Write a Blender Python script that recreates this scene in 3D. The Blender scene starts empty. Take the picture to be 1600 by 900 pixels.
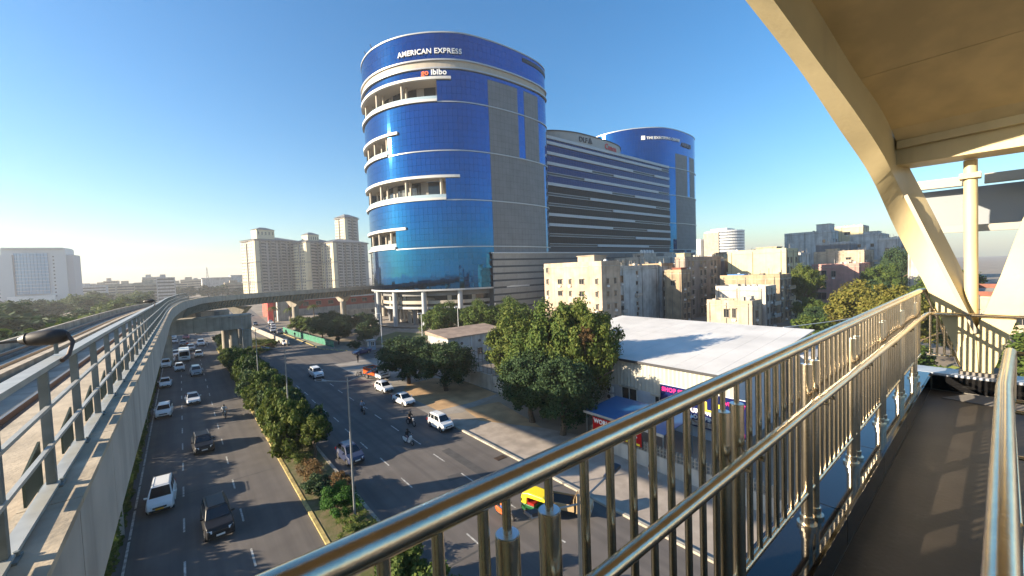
import bpy, bmesh, math, random
import numpy as np
from mathutils import Vector, Matrix, Euler

S = bpy.context.scene
COL = S.collection
R = math.radians
random.seed(7)

# ---------------------------------------------------------------- camera
EYE = Vector((0.0, 0.0, 18.0))
def look(pitch, roll, yaw):
    p, r, y = R(pitch), R(roll), R(yaw)
    fwd = Vector((math.sin(y) * math.cos(p), math.cos(y) * math.cos(p), math.sin(p)))
    right = Vector((math.cos(y), -math.sin(y), 0.0))
    up = right.cross(fwd)
    r2 = right * math.cos(r) - up * math.sin(r)
    u2 = up * math.cos(r) + right * math.sin(r)
    m = Matrix((r2, u2, -fwd)).transposed().to_4x4()
    m.translation = EYE
    return m
cd = bpy.data.cameras.new("camera")
cam = bpy.data.objects.new("camera", cd)
COL.objects.link(cam)
cd.sensor_width = 36.0
cd.lens = 36.0 * 631.0 / 1600.0
cd.clip_start = 0.05
cd.clip_end = 9000.0
cam.matrix_world = look(-2.48, 2.13, 39.4)
S.camera = cam

# ---------------------------------------------------------------- sky, sun, exposure
SUN_EL, SUN_AZ = 17.0, -65.0            # azimuth from +Y towards +X
w = bpy.data.worlds.new("World")
S.world = w
w.use_nodes = True
nt = w.node_tree
sky = nt.nodes.new("ShaderNodeTexSky")
sky.sky_type = 'NISHITA'
sky.sun_disc = False
sky.sun_elevation = R(SUN_EL)
sky.sun_rotation = R(SUN_AZ % 360)
sky.altitude = 200.0
sky.air_density = 1.3
sky.dust_density = 0.8
sky.ozone_density = 4.6
bg = nt.nodes["Background"]
bg.inputs[1].default_value = 0.08
hsv = nt.nodes.new("ShaderNodeHueSaturation")
hsv.inputs["Saturation"].default_value = 1.2
nt.links.new(sky.outputs[0], hsv.inputs["Color"])
nt.links.new(hsv.outputs[0], bg.inputs[0])

sd = bpy.data.lights.new("sun", 'SUN')
sd.energy = 5.0
sd.angle = R(0.5)
sd.color = (1.0, 0.84, 0.63)
sun = bpy.data.objects.new("sun", sd)
COL.objects.link(sun)
sdir = Vector((math.sin(R(SUN_AZ)) * math.cos(R(SUN_EL)), math.cos(R(SUN_AZ)) * math.cos(R(SUN_EL)), math.sin(R(SUN_EL))))
sun.rotation_euler = sdir.to_track_quat('Z', 'Y').to_euler()
sun.location = (-60, 50, 60)

S.view_settings.view_transform = 'Standard'
S.view_settings.look = 'None'
S.view_settings.exposure = 1.62
S.view_settings.gamma = 1.0
S.cycles.use_denoising = True
S.cycles.max_bounces = 6
S.cycles.diffuse_bounces = 3
S.cycles.glossy_bounces = 3
S.cycles.transmission_bounces = 4
S.cycles.volume_bounces = 0
S.cycles.caustics_reflective = False
S.cycles.caustics_refractive = False

# ---------------------------------------------------------------- materials
MATS = {}
def mat(name, col, rough=0.8, metal=0.0, var=0.0, scale=1.0, bump=0.0, bscale=None, spec=None,
        streak=0.0, island=0.0, col2=None, dirt=0.0, dscale=0.15, emit=0.0, trans=0.0, coat=0.0, coat_ior=1.5, lane=0.0):
    if name in MATS:
        return MATS[name]
    m = bpy.data.materials.new(name)
    m.use_nodes = True
    N = m.node_tree.nodes; L = m.node_tree.links
    b = N["Principled BSDF"]
    b.inputs["Base Color"].default_value = (*col, 1)
    b.inputs["Roughness"].default_value = rough
    b.inputs["Metallic"].default_value = metal
    if spec is not None:
        b.inputs["Specular IOR Level"].default_value = spec
    if coat:
        b.inputs["Coat Weight"].default_value = coat
        b.inputs["Coat Roughness"].default_value = 0.05 if coat_ior < 1.6 else 0.02; b.inputs["Coat IOR"].default_value = coat_ior
    if emit:
        b.inputs["Emission Color"].default_value = (*col, 1)
        b.inputs["Emission Strength"].default_value = emit
    geo = N.new("ShaderNodeNewGeometry")
    cur = None
    def mixc(fac_socket, a_socket_or_col, bcol, mode='MIX'):
        mx = N.new("ShaderNodeMix"); mx.data_type = 'RGBA'; mx.blend_type = mode
        L.new(fac_socket, mx.inputs[0])
        if isinstance(a_socket_or_col, tuple):
            mx.inputs[6].default_value = (*a_socket_or_col, 1)
        else:
            L.new(a_socket_or_col, mx.inputs[6])
        mx.inputs[7].default_value = (*bcol, 1)
        return mx.outputs[2]
    def ramp(sock, p0, p1):
        r = N.new("ShaderNodeMapRange")
        r.inputs[1].default_value = p0; r.inputs[2].default_value = p1
        L.new(sock, r.inputs[0])
        return r.outputs[0]
    def noise(sc, detail=4, vec=None):
        n = N.new("ShaderNodeTexNoise"); n.inputs["Scale"].default_value = sc
        n.inputs["Detail"].default_value = detail
        L.new(vec if vec is not None else geo.outputs["Position"], n.inputs["Vector"])
        return n.outputs["Fac"]
    cur = tuple(col)
    if island:
        c2 = col2 or tuple(c * 0.5 for c in col)
        cur = mixc(ramp(geo.outputs["Random Per Island"], 0.5 - 0.5 * island, 0.5 + 0.5 / max(island, .01) * .5), cur, c2)
    if var:
        c2 = tuple(c * (1 - var) for c in col) if (col2 is None or island) else col2
        cur = mixc(ramp(noise(scale, 6), 0.38, 0.64), cur, c2)
    if dirt:
        mx = N.new("ShaderNodeMath"); mx.operation = 'MULTIPLY'
        L.new(ramp(noise(dscale, 8), 0.45, 0.75), mx.inputs[0]); mx.inputs[1].default_value = dirt
        cur = mixc(mx.outputs[0], cur, (0.09, 0.075, 0.06))
    if lane:
        mp = N.new("ShaderNodeMapping"); mp.inputs["Scale"].default_value = (1.1, 0.025, 1.0)
        L.new(geo.outputs["Position"], mp.inputs[0])
        mx = N.new("ShaderNodeMath"); mx.operation = 'MULTIPLY'
        L.new(ramp(noise(1.0, 6, mp.outputs[0]), 0.42, 0.66), mx.inputs[0]); mx.inputs[1].default_value = lane
        cur = mixc(mx.outputs[0], cur, (0.062, 0.057, 0.055))
    if streak:
        mp = N.new("ShaderNodeMapping"); mp.inputs["Scale"].default_value = (1.3, 1.3, 0.07)
        L.new(geo.outputs["Position"], mp.inputs[0])
        mx = N.new("ShaderNodeMath"); mx.operation = 'MULTIPLY'
        L.new(ramp(noise(1.0, 5, mp.outputs[0]), 0.48, 0.72), mx.inputs[0]); mx.inputs[1].default_value = streak
        cur = mixc(mx.outputs[0], cur, (0.07, 0.065, 0.06))
    if not isinstance(cur, tuple):
        L.new(cur, b.inputs["Base Color"])
    if bump:
        bp = N.new("ShaderNodeBump"); bp.inputs["Strength"].default_value = bump
        bp.inputs["Distance"].default_value = 0.05
        L.new(noise(bscale or scale * 4, 5), bp.inputs["Height"])
        L.new(bp.outputs[0], b.inputs["Normal"])
    if trans:
        tr = N.new("ShaderNodeBsdfTranslucent")
        if isinstance(cur, tuple): tr.inputs[0].default_value = (*cur, 1)
        else: L.new(cur, tr.inputs[0])
        ms = N.new("ShaderNodeMixShader"); ms.inputs[0].default_value = trans
        L.new(b.outputs[0], ms.inputs[1]); L.new(tr.outputs[0], ms.inputs[2])
        L.new(ms.outputs[0], N["Material Output"].inputs[0])
    MATS[name] = m
    return m

# ---------------------------------------------------------------- mesh helpers
class MB:
    def __init__(s): s.v = []; s.f = []; s.m = []; s.sm = []
    def add(s, vs, fs, mi=0, smooth=False):
        k = len(s.v); s.v.extend([tuple(p) for p in vs])
        for f in fs:
            s.f.append([i + k for i in f]); s.m.append(mi); s.sm.append(smooth)
    def quad(s, a, b, c, d, mi=0): s.add([a, b, c, d], [(0, 1, 2, 3)], mi)
    def box(s, x0, x1, y0, y1, z0, z1, mi=0):
        v = [(x0, y0, z0), (x1, y0, z0), (x1, y1, z0), (x0, y1, z0), (x0, y0, z1), (x1, y0, z1), (x1, y1, z1), (x0, y1, z1)]
        s.hexa(v, mi)
    def hexa(s, v, mi=0):
        s.add(v, [(0, 3, 2, 1), (4, 5, 6, 7), (0, 1, 5, 4), (1, 2, 6, 5), (2, 3, 7, 6), (3, 0, 4, 7)], mi)
    def bar(s, p, q, wd, ht, mi=0, up=(0, 0, 1)):
        p, q = Vector(p), Vector(q); d = (q - p).normalized(); u = Vector(up)
        sd_ = d.cross(u)
        if sd_.length < 1e-4: sd_ = d.cross(Vector((1, 0, 0)))
        sd_.normalize(); u = sd_.cross(d)
        a, b = sd_ * wd / 2, u * ht / 2
        s.hexa([p - a - b, p + a - b, q + a - b, q - a - b, p - a + b, p + a + b, q + a + b, q - a + b], mi)
    def tube(s, pts, r, n=8, mi=0, caps=True, smooth=True):
        pts = [Vector(p) for p in pts]
        rs = r if isinstance(r, (list, tuple)) else [r] * len(pts)
        vs = []; prev = None
        for i, p in enumerate(pts):
            d = (pts[min(i + 1, len(pts) - 1)] - pts[max(i - 1, 0)]).normalized()
            if prev is None:
                a = d.cross(Vector((0, 0, 1)))
                if a.length < 1e-3: a = d.cross(Vector((0, 1, 0)))
            else:
                a = prev - d * prev.dot(d)
            a.normalize(); prev = a; b = d.cross(a)
            for k in range(n):
                t = 2 * math.pi * k / n
                vs.append(p + (a * math.cos(t) + b * math.sin(t)) * rs[i])
        fs = []
        for i in range(len(pts) - 1):
            for k in range(n):
                fs.append((i * n + k, i * n + (k + 1) % n, (i + 1) * n + (k + 1) % n, (i + 1) * n + k))
        s.add(vs, fs, mi, smooth)
        if caps:
            s.add(vs[:n], [tuple(range(n))[::-1]], mi)
            s.add(vs[-n:], [tuple(range(n))], mi)
    def prism(s, poly, z0, z1, mi=0):
        n = len(poly)
        vs = [(x, y, z0) for x, y in poly] + [(x, y, z1) for x, y in poly]
        s.add(vs, [tuple(range(n))[::-1], tuple(range(n, 2 * n))] + [(i, (i + 1) % n, n + (i + 1) % n, n + i) for i in range(n)], mi)
    def wall(s, path, z0, z1, th, mi=0):       # strip of thickness th standing along a 2D path, outward to the right
        off = offset(path, th)
        for (a, b, c, d) in zip(path[:-1], path[1:], off[1:], off[:-1]):
            s.hexa([(*d, z0), (*c, z0), (*b, z0), (*a, z0), (*d, z1), (*c, z1), (*b, z1), (*a, z1)], mi)
    def ellipsoid(s, c, r, n=8, k=6, mi=0):
        vs = []
        for i in range(k + 1):
            ph = math.pi * i / k
            for j in range(n):
                th = 2 * math.pi * j / n
                vs.append((c[0] + r[0] * math.sin(ph) * math.cos(th), c[1] + r[1] * math.sin(ph) * math.sin(th), c[2] + r[2] * math.cos(ph)))
        fs = [(i * n + j, (i + 1) * n + j, (i + 1) * n + (j + 1) % n, i * n + (j + 1) % n) for i in range(k) for j in range(n)]
        s.add(vs, fs, mi, True)
    def mesh(s, name, mats):
        me = bpy.data.meshes.new(name)
        me.from_pydata(s.v, [], s.f)
        for m in (mats if isinstance(mats, (list, tuple)) else [mats]): me.materials.append(m)
        me.polygons.foreach_set("material_index", s.m)
        me.polygons.foreach_set("use_smooth", s.sm)
        me.update()
        return me
    def build(s, name, mats, parent=None, loc=(0, 0, 0), rz=0.0, bevel=0.0, soft=False):
        o = bpy.data.objects.new(name, s.mesh(name, mats))
        COL.objects.link(o)
        o.parent = parent; o.location = loc; o.rotation_euler = (0, 0, rz)
        if bevel:
            md = o.modifiers.new("bevel", 'BEVEL'); md.width = bevel; md.segments = 2; md.limit_method = 'ANGLE'; md.angle_limit = R(35)
            if soft:
                md.segments = 3; md.harden_normals = True; md.angle_limit = R(20)
                o.data.polygons.foreach_set('use_smooth', [True] * len(o.data.polygons))
        return o

def offset(path, d):
    out = []
    for i, p in enumerate(path):
        a = path[max(i - 1, 0)]; b = path[min(i + 1, len(path) - 1)]
        dx, dy = b[0] - a[0], b[1] - a[1]; l = math.hypot(dx, dy) or 1
        out.append((p[0] + dy / l * d, p[1] - dx / l * d))
    return out
def tag(o, label=None, cat=None, group=None, kind=None):
    if label: o["label"] = label
    if cat: o["category"] = cat
    if group: o["group"] = group
    if kind: o["kind"] = kind
    return o
def empty(name, loc, label, cat, group=None, rz=0.0, kind=None):
    o = bpy.data.objects.new(name, None); COL.objects.link(o)
    o.empty_display_size = 0.3
    o.location = loc; o.rotation_euler = (0, 0, rz)
    return tag(o, label, cat, group, kind)
def inst(me, name, parent=None, loc=(0, 0, 0), rz=0.0, sc=None):
    o = bpy.data.objects.new(name, me); COL.objects.link(o)
    o.parent = parent; o.location = loc; o.rotation_euler = (0, 0, rz)
    if sc: o.scale = sc
    return o
def copy_tree(o, parent=None):
    c = o.copy(); COL.objects.link(c); c.parent = parent
    for ch in o.children: copy_tree(ch, c)
    return c
def structure(name, mb, m, parent=None):
    return tag(mb.build(name, m, parent), kind='structure')
def resample(pts, step):
    out = [pts[0]]; acc = 0.0
    for a, b in zip(pts[:-1], pts[1:]):
        l = math.hypot(b[0] - a[0], b[1] - a[1]); t = step - acc
        while t <= l:
            out.append((a[0] + (b[0] - a[0]) * t / l, a[1] + (b[1] - a[1]) * t / l)); t += step
        acc = (acc + l) % step if l + acc >= step else acc + l
    return out
def spline(pts, n=8):
    out = []
    P = [pts[0]] + list(pts) + [pts[-1]]
    for i in range(1, len(P) - 2):
        p0, p1, p2, p3 = P[i - 1], P[i], P[i + 1], P[i + 2]
        for k in range(n):
            t = k / n
            out.append(tuple(0.5 * (2 * b + (c - a) * t + (2 * a - 5 * b + 4 * c - d) * t * t + (3 * b - a - 3 * c + d) * t ** 3)
                             for a, b, c, d in zip(p0, p1, p2, p3)))
    out.append(tuple(pts[-1]))
    return out
def text_mesh(body, size, depth, bold=0.0, align='LEFT', shear=0.0, space=1.06):
    cu = bpy.data.curves.new("lettering", 'FONT')
    cu.body = body; cu.size = size; cu.extrude = depth / 2; cu.offset = bold; cu.align_x = align; cu.shear = shear; cu.resolution_u = 3; cu.space_character = space
    o = bpy.data.objects.new("lettering", cu); COL.objects.link(o)
    dg = bpy.context.evaluated_depsgraph_get()
    me = bpy.data.meshes.new_from_object(o.evaluated_get(dg))
    bpy.data.objects.remove(o); bpy.data.curves.remove(cu)
    return me
def lettering(name, body, size, depth, m, fn, parent, bold=0.0, align='LEFT', squash=1.0):
    """fn maps (x along, y up, z out) to a 3D point"""
    me = text_mesh(body, size, depth, bold, align)
    for v in me.vertices: v.co = fn(v.co.x * squash, v.co.y, v.co.z)
    me.materials.clear(); me.materials.append(m)
    for p in me.polygons: p.material_index = 0
    return inst(me, name, parent)

# ---- palette
asphalt = mat("asphalt", (0.108, 0.096, 0.089), 0.9, var=0.3, scale=0.35, bump=0.15, bscale=25, dirt=0.3, dscale=0.9, col2=(0.135, 0.121, 0.111), lane=0.6)
earth = mat("earth", (0.30, 0.25, 0.19), 0.95, var=0.35, scale=0.08, bump=0.3, bscale=3, dirt=0.4, dscale=0.3)
sand = mat("sand", (0.48, 0.31, 0.16), 0.95, var=0.3, scale=0.5, bump=0.4, bscale=4)
paving = mat("paving", (0.40, 0.34, 0.28), 0.9, var=0.25, scale=0.7, bump=0.2, bscale=8, dirt=0.35, dscale=0.5)
paint_w = mat("road_paint", (0.55, 0.54, 0.50), 0.7, var=0.55, scale=3.0)
kerb_y = mat("kerb_paint", (0.55, 0.43, 0.16), 0.75, var=0.45, scale=2.0, dirt=0.5, dscale=1.2)
concrete = mat("concrete", (0.36, 0.32, 0.26), 0.88, var=0.25, scale=0.6, bump=0.15, bscale=6, streak=0.45)
concrete_l = mat("concrete_light", (0.42, 0.38, 0.31), 0.9, var=0.25, scale=0.8, bump=0.15, bscale=8, dirt=0.3, dscale=0.8)
concrete_d = mat("concrete_dark", (0.20, 0.185, 0.165), 0.9, var=0.3, scale=0.5, streak=0.5)
galv = mat("galvanised_steel", (0.19, 0.215, 0.21), 0.6, metal=0.25, var=0.2, scale=6)
steel = mat("stainless_steel", (0.76, 0.65, 0.49), 0.24, metal=1.0, var=0.12, scale=9, bump=0.03, bscale=60)
rail_m = mat("rail_steel", (0.25, 0.21, 0.18), 0.4, metal=0.8)
cream = mat("cream_paint", (0.66, 0.55, 0.32), 0.5, var=0.14, scale=1.2, bump=0.05, bscale=18, streak=0.3)
soffit_m = mat("soffit_panel", (0.74, 0.57, 0.30), 0.6, var=0.18, scale=2.0, bump=0.05, bscale=9, streak=0.12)
granite = mat("black_granite", (0.012, 0.012, 0.013), 0.06, spec=0.7, var=0.4, scale=40)
floor_m = mat("floor_stone", (0.036, 0.027, 0.019), 0.55, var=0.35, scale=1.6, bump=0.05, bscale=25, dirt=0.4, dscale=1.5)
black = mat("black_plastic", (0.015, 0.015, 0.016), 0.5)
tyre_m = mat("tyre_rubber", (0.018, 0.018, 0.018), 0.85)
chrome = mat("alloy", (0.5, 0.5, 0.52), 0.3, metal=0.9)
carglass = mat("car_glass", (0.012, 0.016, 0.02), 0.06, spec=0.8)
lamp_glass = mat("headlamp_glass", (0.75, 0.77, 0.8), 0.12, spec=0.7)
red_lamp = mat("tail_lamp", (0.35, 0.01, 0.01), 0.2)
plate_w = mat("plate_white", (0.75, 0.75, 0.72), 0.5)
plate_y = mat("plate_orange", (0.85, 0.42, 0.03), 0.5)
winglass = mat("window_glass", (0.02, 0.024, 0.028), 0.1, spec=0.7)
white_m = mat("white_paint", (0.74, 0.74, 0.72), 0.6, var=0.08, scale=1.0, dirt=0.15, dscale=0.4)
bark = mat("bark", (0.13, 0.095, 0.065), 0.95, var=0.4, scale=5, bump=0.5, bscale=12)
skin_m = mat("skin", (0.33, 0.19, 0.12), 0.6)
hair_m = mat("hair", (0.012, 0.01, 0.009), 0.6)
def paint(name, c): return mat("car_paint_" + name, c, 0.32, coat=0.35, var=0.03, scale=2)
P_white, P_grey, P_silver = paint("white", (0.72, 0.73, 0.73)), paint("grey", (0.10, 0.10, 0.11)), paint("silver", (0.42, 0.43, 0.44))
P_black, P_blue, P_navy = mat("car_paint_black", (0.012, 0.012, 0.014), 0.38, spec=.35), paint("blue", (0.010, 0.022, 0.10)), paint("navy", (0.03, 0.04, 0.085))
P_red, P_orange, P_tan = paint("red", (0.30, 0.02, 0.015)), paint("orange", (0.60, 0.10, 0.015)), paint("tan", (0.40, 0.29, 0.16))
P_lblue = paint("pale_blue", (0.35, 0.45, 0.55))
P_yellow, P_green = paint("yellow", (0.80, 0.62, 0.02)), paint("green", (0.012, 0.10, 0.03))
P_brown = paint("brown", (0.12, 0.08, 0.06))
# ================================================================ GROUND, ROADS
def sheet(name, polys, z, m, parent=None):
    b = MB()
    for p in polys: b.add([(x, y, z) for x, y in p], [tuple(range(len(p)))])
    return structure(name, b, m, parent)
def rect(x0, x1, y0, y1): return [(x0, y0), (x1, y0), (x1, y1), (x0, y1)]
gb = MB()
ringr = [0, 60, 200, 600, 1500, 3000]
gp = [(0, 0, 0)]
for r_ in ringr[1:]:
    gp += [(60 + r_ * math.cos(2 * math.pi * k / 48), 60 + r_ * math.sin(2 * math.pi * k / 48), 0) for k in range(48)]
gp[0] = (60, 60, 0)
gf = [(0, 1 + k, 1 + (k + 1) % 48) for k in range(48)]
for i in range(len(ringr) - 2):
    a = 1 + 48 * i; b_ = a + 48
    gf += [(a + k, b_ + k, b_ + (k + 1) % 48, a + (k + 1) % 48) for k in range(48)]
gb.add(gp, gf)
structure("ground", gb, earth)
sheet("sand_patch", [[(25.2, 47), (30, 46.5), (35, 47), (35.5, 56), (33, 62), (28, 62), (25, 58)],
                     [(25.4, 30), (30, 28), (31.5, 36), (33, 44), (28, 45)]], 0.004, sand)
sheet("pavement", [rect(24.0, 32.6, -30, 28), [(23.9, 28), (32.6, 28), (31, 33), (26, 42), (23.9, 46)]], 0.006, paving)
sheet("apron", [[(23.6, 46), (27, 44), (36, 46.5), (36, 90), (23.6, 90)]], 0.002, mat("dusty_apron", (0.33, 0.30, 0.26), 0.95, var=0.35, scale=0.4, bump=0.2, bscale=6, dirt=0.4))
left_road = sheet("left_road", [rect(-4.6, 6.6, -60, 420)], 0.010, asphalt)
right_road = sheet("right_road", [rect(10.3, 23.7, -60, 108), [(10.3, 108), (26.8, 108), (25.2, 160), (30, 240), (40, 420), (26, 420), (20, 240), (18.2, 160), (17.6, 126), (13.5, 112)],
                                  [(23.7, 88), (60, 84), (60, 93), (30, 101), (26.9, 108), (23.7, 108)]], 0.014, asphalt)
# worn tarmac repairs
pr = random.Random(3)
patch_m = mat("tarmac_patch", (0.075, 0.072, 0.07), 0.85, var=0.25, scale=1.2, bump=0.1, bscale=30)
sheet("tarmac_patch", [rect(11, 23, 21.3, 21.45), rect(-4, 6, 44.0, 44.1), rect(12.3, 13.6, 56, 74), rect(19.5, 20.4, 25, 36),
                       [(17.0, 30.2), (18.3, 30.0), (18.6, 30.9), (17.3, 31.1)]], 0.019, patch_m)
def dash(parent, name, poly, z):
    b = MB(); b.add([(x, y, z) for x, y in poly], [tuple(range(len(poly)))])
    return b
dash_me = MB(); dash_me.add([(-.06, -1.1, 0), (.06, -1.1, 0), (.06, 1.1, 0), (-.06, 1.1, 0)], [(0, 1, 2, 3)])
dash_me = dash_me.mesh("lane_marking", paint_w)
for X in (-0.75, 2.7):
    for k in range(16):
        inst(dash_me, "lane_marking", left_road, (X, 24.6 + 6.2 * k + (1.5 if X < 0 else 0), 0.016))
for X in (14.2, 18.6):
    for k in range(14):
        inst(dash_me, "lane_marking", right_road, (X + 0.1 * math.sin(k * 2), 17 + 5.2 * k + (2.2 if X > 15 else 0), 0.022))
eb = MB()
for X in (-3.75,):
    for k in range(30): eb.add([(X - .07, 14 + 5 * k, .016), (X + .07, 14 + 5 * k, .016), (X + .07, 18.7 + 5 * k, .016), (X - .07, 18.7 + 5 * k, .016)], [(0, 1, 2, 3)])
eb.build("edge_line", paint_w, left_road)

# ---- kerbs and median bed
med = tag(MB().build("median", earth), kind='structure')
mb_ = MB(); mb_.box(6.85, 10.05, -40, 106, 0.0, 0.13); mb_.prism([(7.2, 106), (10.0, 106), (13.2, 112), (19.3, 124), (19.6, 146), (12, 150), (7.2, 140)], 0.0, 0.13)
mb_.build("planting_bed", mat("bed_soil", (0.16, 0.13, 0.07), 0.95, var=0.5, scale=1.5, bump=0.5, bscale=6, col2=(0.09, 0.10, 0.03)), med)
ks = MB(); ks.box(-.13, .13, -.74, .74, 0, .17)
ks_y = ks.mesh("kerb_stone", kerb_y); ks_c = ks.mesh("kerb_stone", concrete_l)
for k in range(62):
    y = 12 + 1.5 * k
    inst(ks_y, "kerb_stone", med, (6.72, y, 0.0), 0.006 * math.sin(k * 3.1))
    inst(ks_c, "kerb_stone", med, (10.18, y, 0.0), 0.006 * math.sin(k * 1.7))
kb = MB()
for k in range(20): kb.box(6.6, 6.84, 105.2 + 1.5 * k, 106.6 + 1.5 * k, 0, .17)
tag(kb.build("far_kerb", kerb_y, med), kind='stuff')
kr = tag(MB().build("kerb", concrete_l), kind='structure')
for k in range(24): inst(ks_c, "kerb_stone", kr, (23.85, 9 + 1.5 * k, 0.0), 0.012 * math.sin(k * 2.3))
kerb_pts = resample([(26.9, 108), (28.6, 104.4), (30.4, 101.2)], 1.5) + resample([(26.6, 110), (25.4, 150), (26.2, 175)], 1.5)
for a in kerb_pts: inst(ks_y, "kerb_stone", kr, (a[0], a[1], 0.0), 0.05)
dr = MB(); dr.box(-.55, .55, -.35, .35, 0, .03)
tag(dr.build("drain_cover", mat("rusty_iron", (0.07, 0.045, 0.03), 0.8, metal=.3, var=.4, scale=8), None, (22.9, 30.6, .016)), "rusty iron drain cover at the kerb beyond the white hatchback", "drain cover")

# ================================================================ FOLIAGE
def leaf_mat(name, c, c2, trans=0.25):
    return mat(name, c, 0.75, island=0.6, col2=c2, trans=trans, spec=0.25)
G_dark = leaf_mat("leaf_dark", (0.030, 0.062, 0.024), (0.055, 0.095, 0.034))
G_mid = leaf_mat("leaf_mid", (0.055, 0.10, 0.018), (0.105, 0.14, 0.028))
G_yel = leaf_mat("leaf_yellow_green", (0.070, 0.110, 0.018), (0.13, 0.150, 0.03))
G_gold = leaf_mat("leaf_golden", (0.12, 0.125, 0.022), (0.19, 0.165, 0.035))
G_brown = leaf_mat("leaf_russet", (0.12, 0.065, 0.025), (0.16, 0.11, 0.04))
G_bright = leaf_mat("leaf_bright", (0.035, 0.11, 0.014), (0.07, 0.16, 0.022))
def crown_mesh(name, m, seed, n, leaf, lumps=26, lump_r=0.36, inner=0.55, box=None, flat=1.0):
    rg = np.random.default_rng(seed)
    if box is not None:
        pos = rg.uniform(-1, 1, (n, 3)); ax = rg.integers(0, 3, n)
        sgn = np.where(rg.random(n) < .5, -1, 1)
        sel = rg.random(n) < .8
        pos[np.arange(n)[sel], ax[sel]] = sgn[sel] * rg.uniform(.8, 1.08, sel.sum())
        pos *= np.array(box)[None, :]
        nz = np.sin(pos[:, 1] * 1.7 + 1.3) * .12 + np.sin(pos[:, 1] * .63) * .13
        pos[:, 2] *= (1 + nz); pos[:, 0] *= (1 + .25 * np.sin(pos[:, 1] * 2.3))
        nor = rg.normal(size=(n, 3)) + np.array([0, 0, .6])
    else:
        ii = np.arange(lumps) + .5; zz = 1 - 1.84 * ii / lumps; aa = ii * 2.399963 + rg.uniform(-.35, .35, lumps)
        rr_ = np.sqrt(np.maximum(0, 1 - zz * zz)); d = np.stack([rr_ * np.cos(aa), rr_ * np.sin(aa), zz], 1) + rg.normal(size=(lumps, 3)) * .12
        cen = d * np.where(rg.random((lumps, 1)) < .2, rg.uniform(.1, .5, (lumps, 1)), rg.uniform(inner + .08, .86, (lumps, 1))); rad = rg.uniform(.5, 1.2, lumps) * lump_r
        k = rg.integers(0, lumps, n)
        q = rg.normal(size=(n, 3)); q /= np.linalg.norm(q, axis=1)[:, None]
        rr = rg.random(n) ** .33 * rg.uniform(.75, 1.15, n)
        pos = cen[k] + q * (rad[k] * rr)[:, None]
        pos[:, 2] *= flat
        pos += rg.normal(size=(n, 3)) * .035
        nor = q * .7 + pos * .6 + rg.normal(size=(n, 3)) * .8
    nor /= np.linalg.norm(nor, axis=1)[:, None]
    t = np.cross(nor, rg.normal(size=(n, 3))); t /= np.linalg.norm(t, axis=1)[:, None]
    b = np.cross(nor, t)
    sz = leaf * rg.uniform(.6, 1.35, n)[:, None]
    v = np.empty((n, 4, 3))
    v[:, 0] = pos - t * sz; v[:, 1] = pos + b * sz * .55 - nor * sz * .15; v[:, 2] = pos + t * sz; v[:, 3] = pos - b * sz * .55 + nor * sz * .1
    me = bpy.data.meshes.new(name)
    me.vertices.add(n * 4); me.vertices.foreach_set("co", v.reshape(-1))
    me.loops.add(n * 4); me.loops.foreach_set("vertex_index", np.arange(n * 4, dtype=np.int32))
    me.polygons.add(n); me.polygons.foreach_set("loop_start", np.arange(n, dtype=np.int32) * 4)
    me.polygons.foreach_set("loop_total", np.full(n, 4, dtype=np.int32))
    me.materials.append(m); me.update(calc_edges=True); me.validate()
    return me
CR = {
 'dark': crown_mesh("crown", G_dark, 1, 24000, .040, 70, .24), 'dark2': crown_mesh("crown", G_dark, 2, 16000, .048, 50, .28),
 'yel': crown_mesh("crown", G_yel, 3, 26000, .036, 80, .22), 'mid': crown_mesh("crown", G_mid, 4, 20000, .042, 64, .24),
 'mid2': crown_mesh("crown", G_mid, 5, 8000, .075, 30, .32), 'gold': crown_mesh("crown", G_gold, 6, 12000, .05, 50, .24),
 'brown': crown_mesh("crown", G_brown, 7, 7000, .055, 36, .28), 'bright': crown_mesh("crown", G_bright, 8, 12000, .045, 40, .26),
 'small': crown_mesh("crown", G_mid, 9, 3000, .10, 22, .36), 'smalldark': crown_mesh("crown", G_dark, 10, 3000, .10, 22, .36),
 'smallyel': crown_mesh("crown", G_yel, 11, 3000, .09, 20, .36), 'med': crown_mesh("crown", G_mid, 14, 4600, .082, 26, .33), 'med2': crown_mesh("crown", G_yel, 15, 4200, .085, 22, .32),
 'twig': crown_mesh("crown", G_yel, 12, 1900, .07, 22, .34), 'wild': crown_mesh("crown", G_brown, 13, 2600, .065, 24, .32),
}
TRUNK = {}
def trunk_mesh(key):
    if key in TRUNK: return TRUNK[key]
    rg = random.Random(key); b = MB()
    b.tube([(0, 0, -.02), (.02, .03, .35), (-.02, .02, .7), (.0, -.02, 1.0)], [.06, .045, .04, .032], 8)
    for k in range(5):
        a = k * 1.26 + rg.random(); z = .55 + .1 * k
        p0 = Vector((0, 0, z)); p1 = p0 + Vector((math.cos(a) * .22, math.sin(a) * .22, .28)); p2 = p1 + Vector((math.cos(a + .4) * .24, math.sin(a + .4) * .24, .3))
        b.tube([p0, p1, p2], [.026, .018, .008], 6)
    TRUNK[key] = b.mesh("trunk", bark)
    return TRUNK[key]
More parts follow.
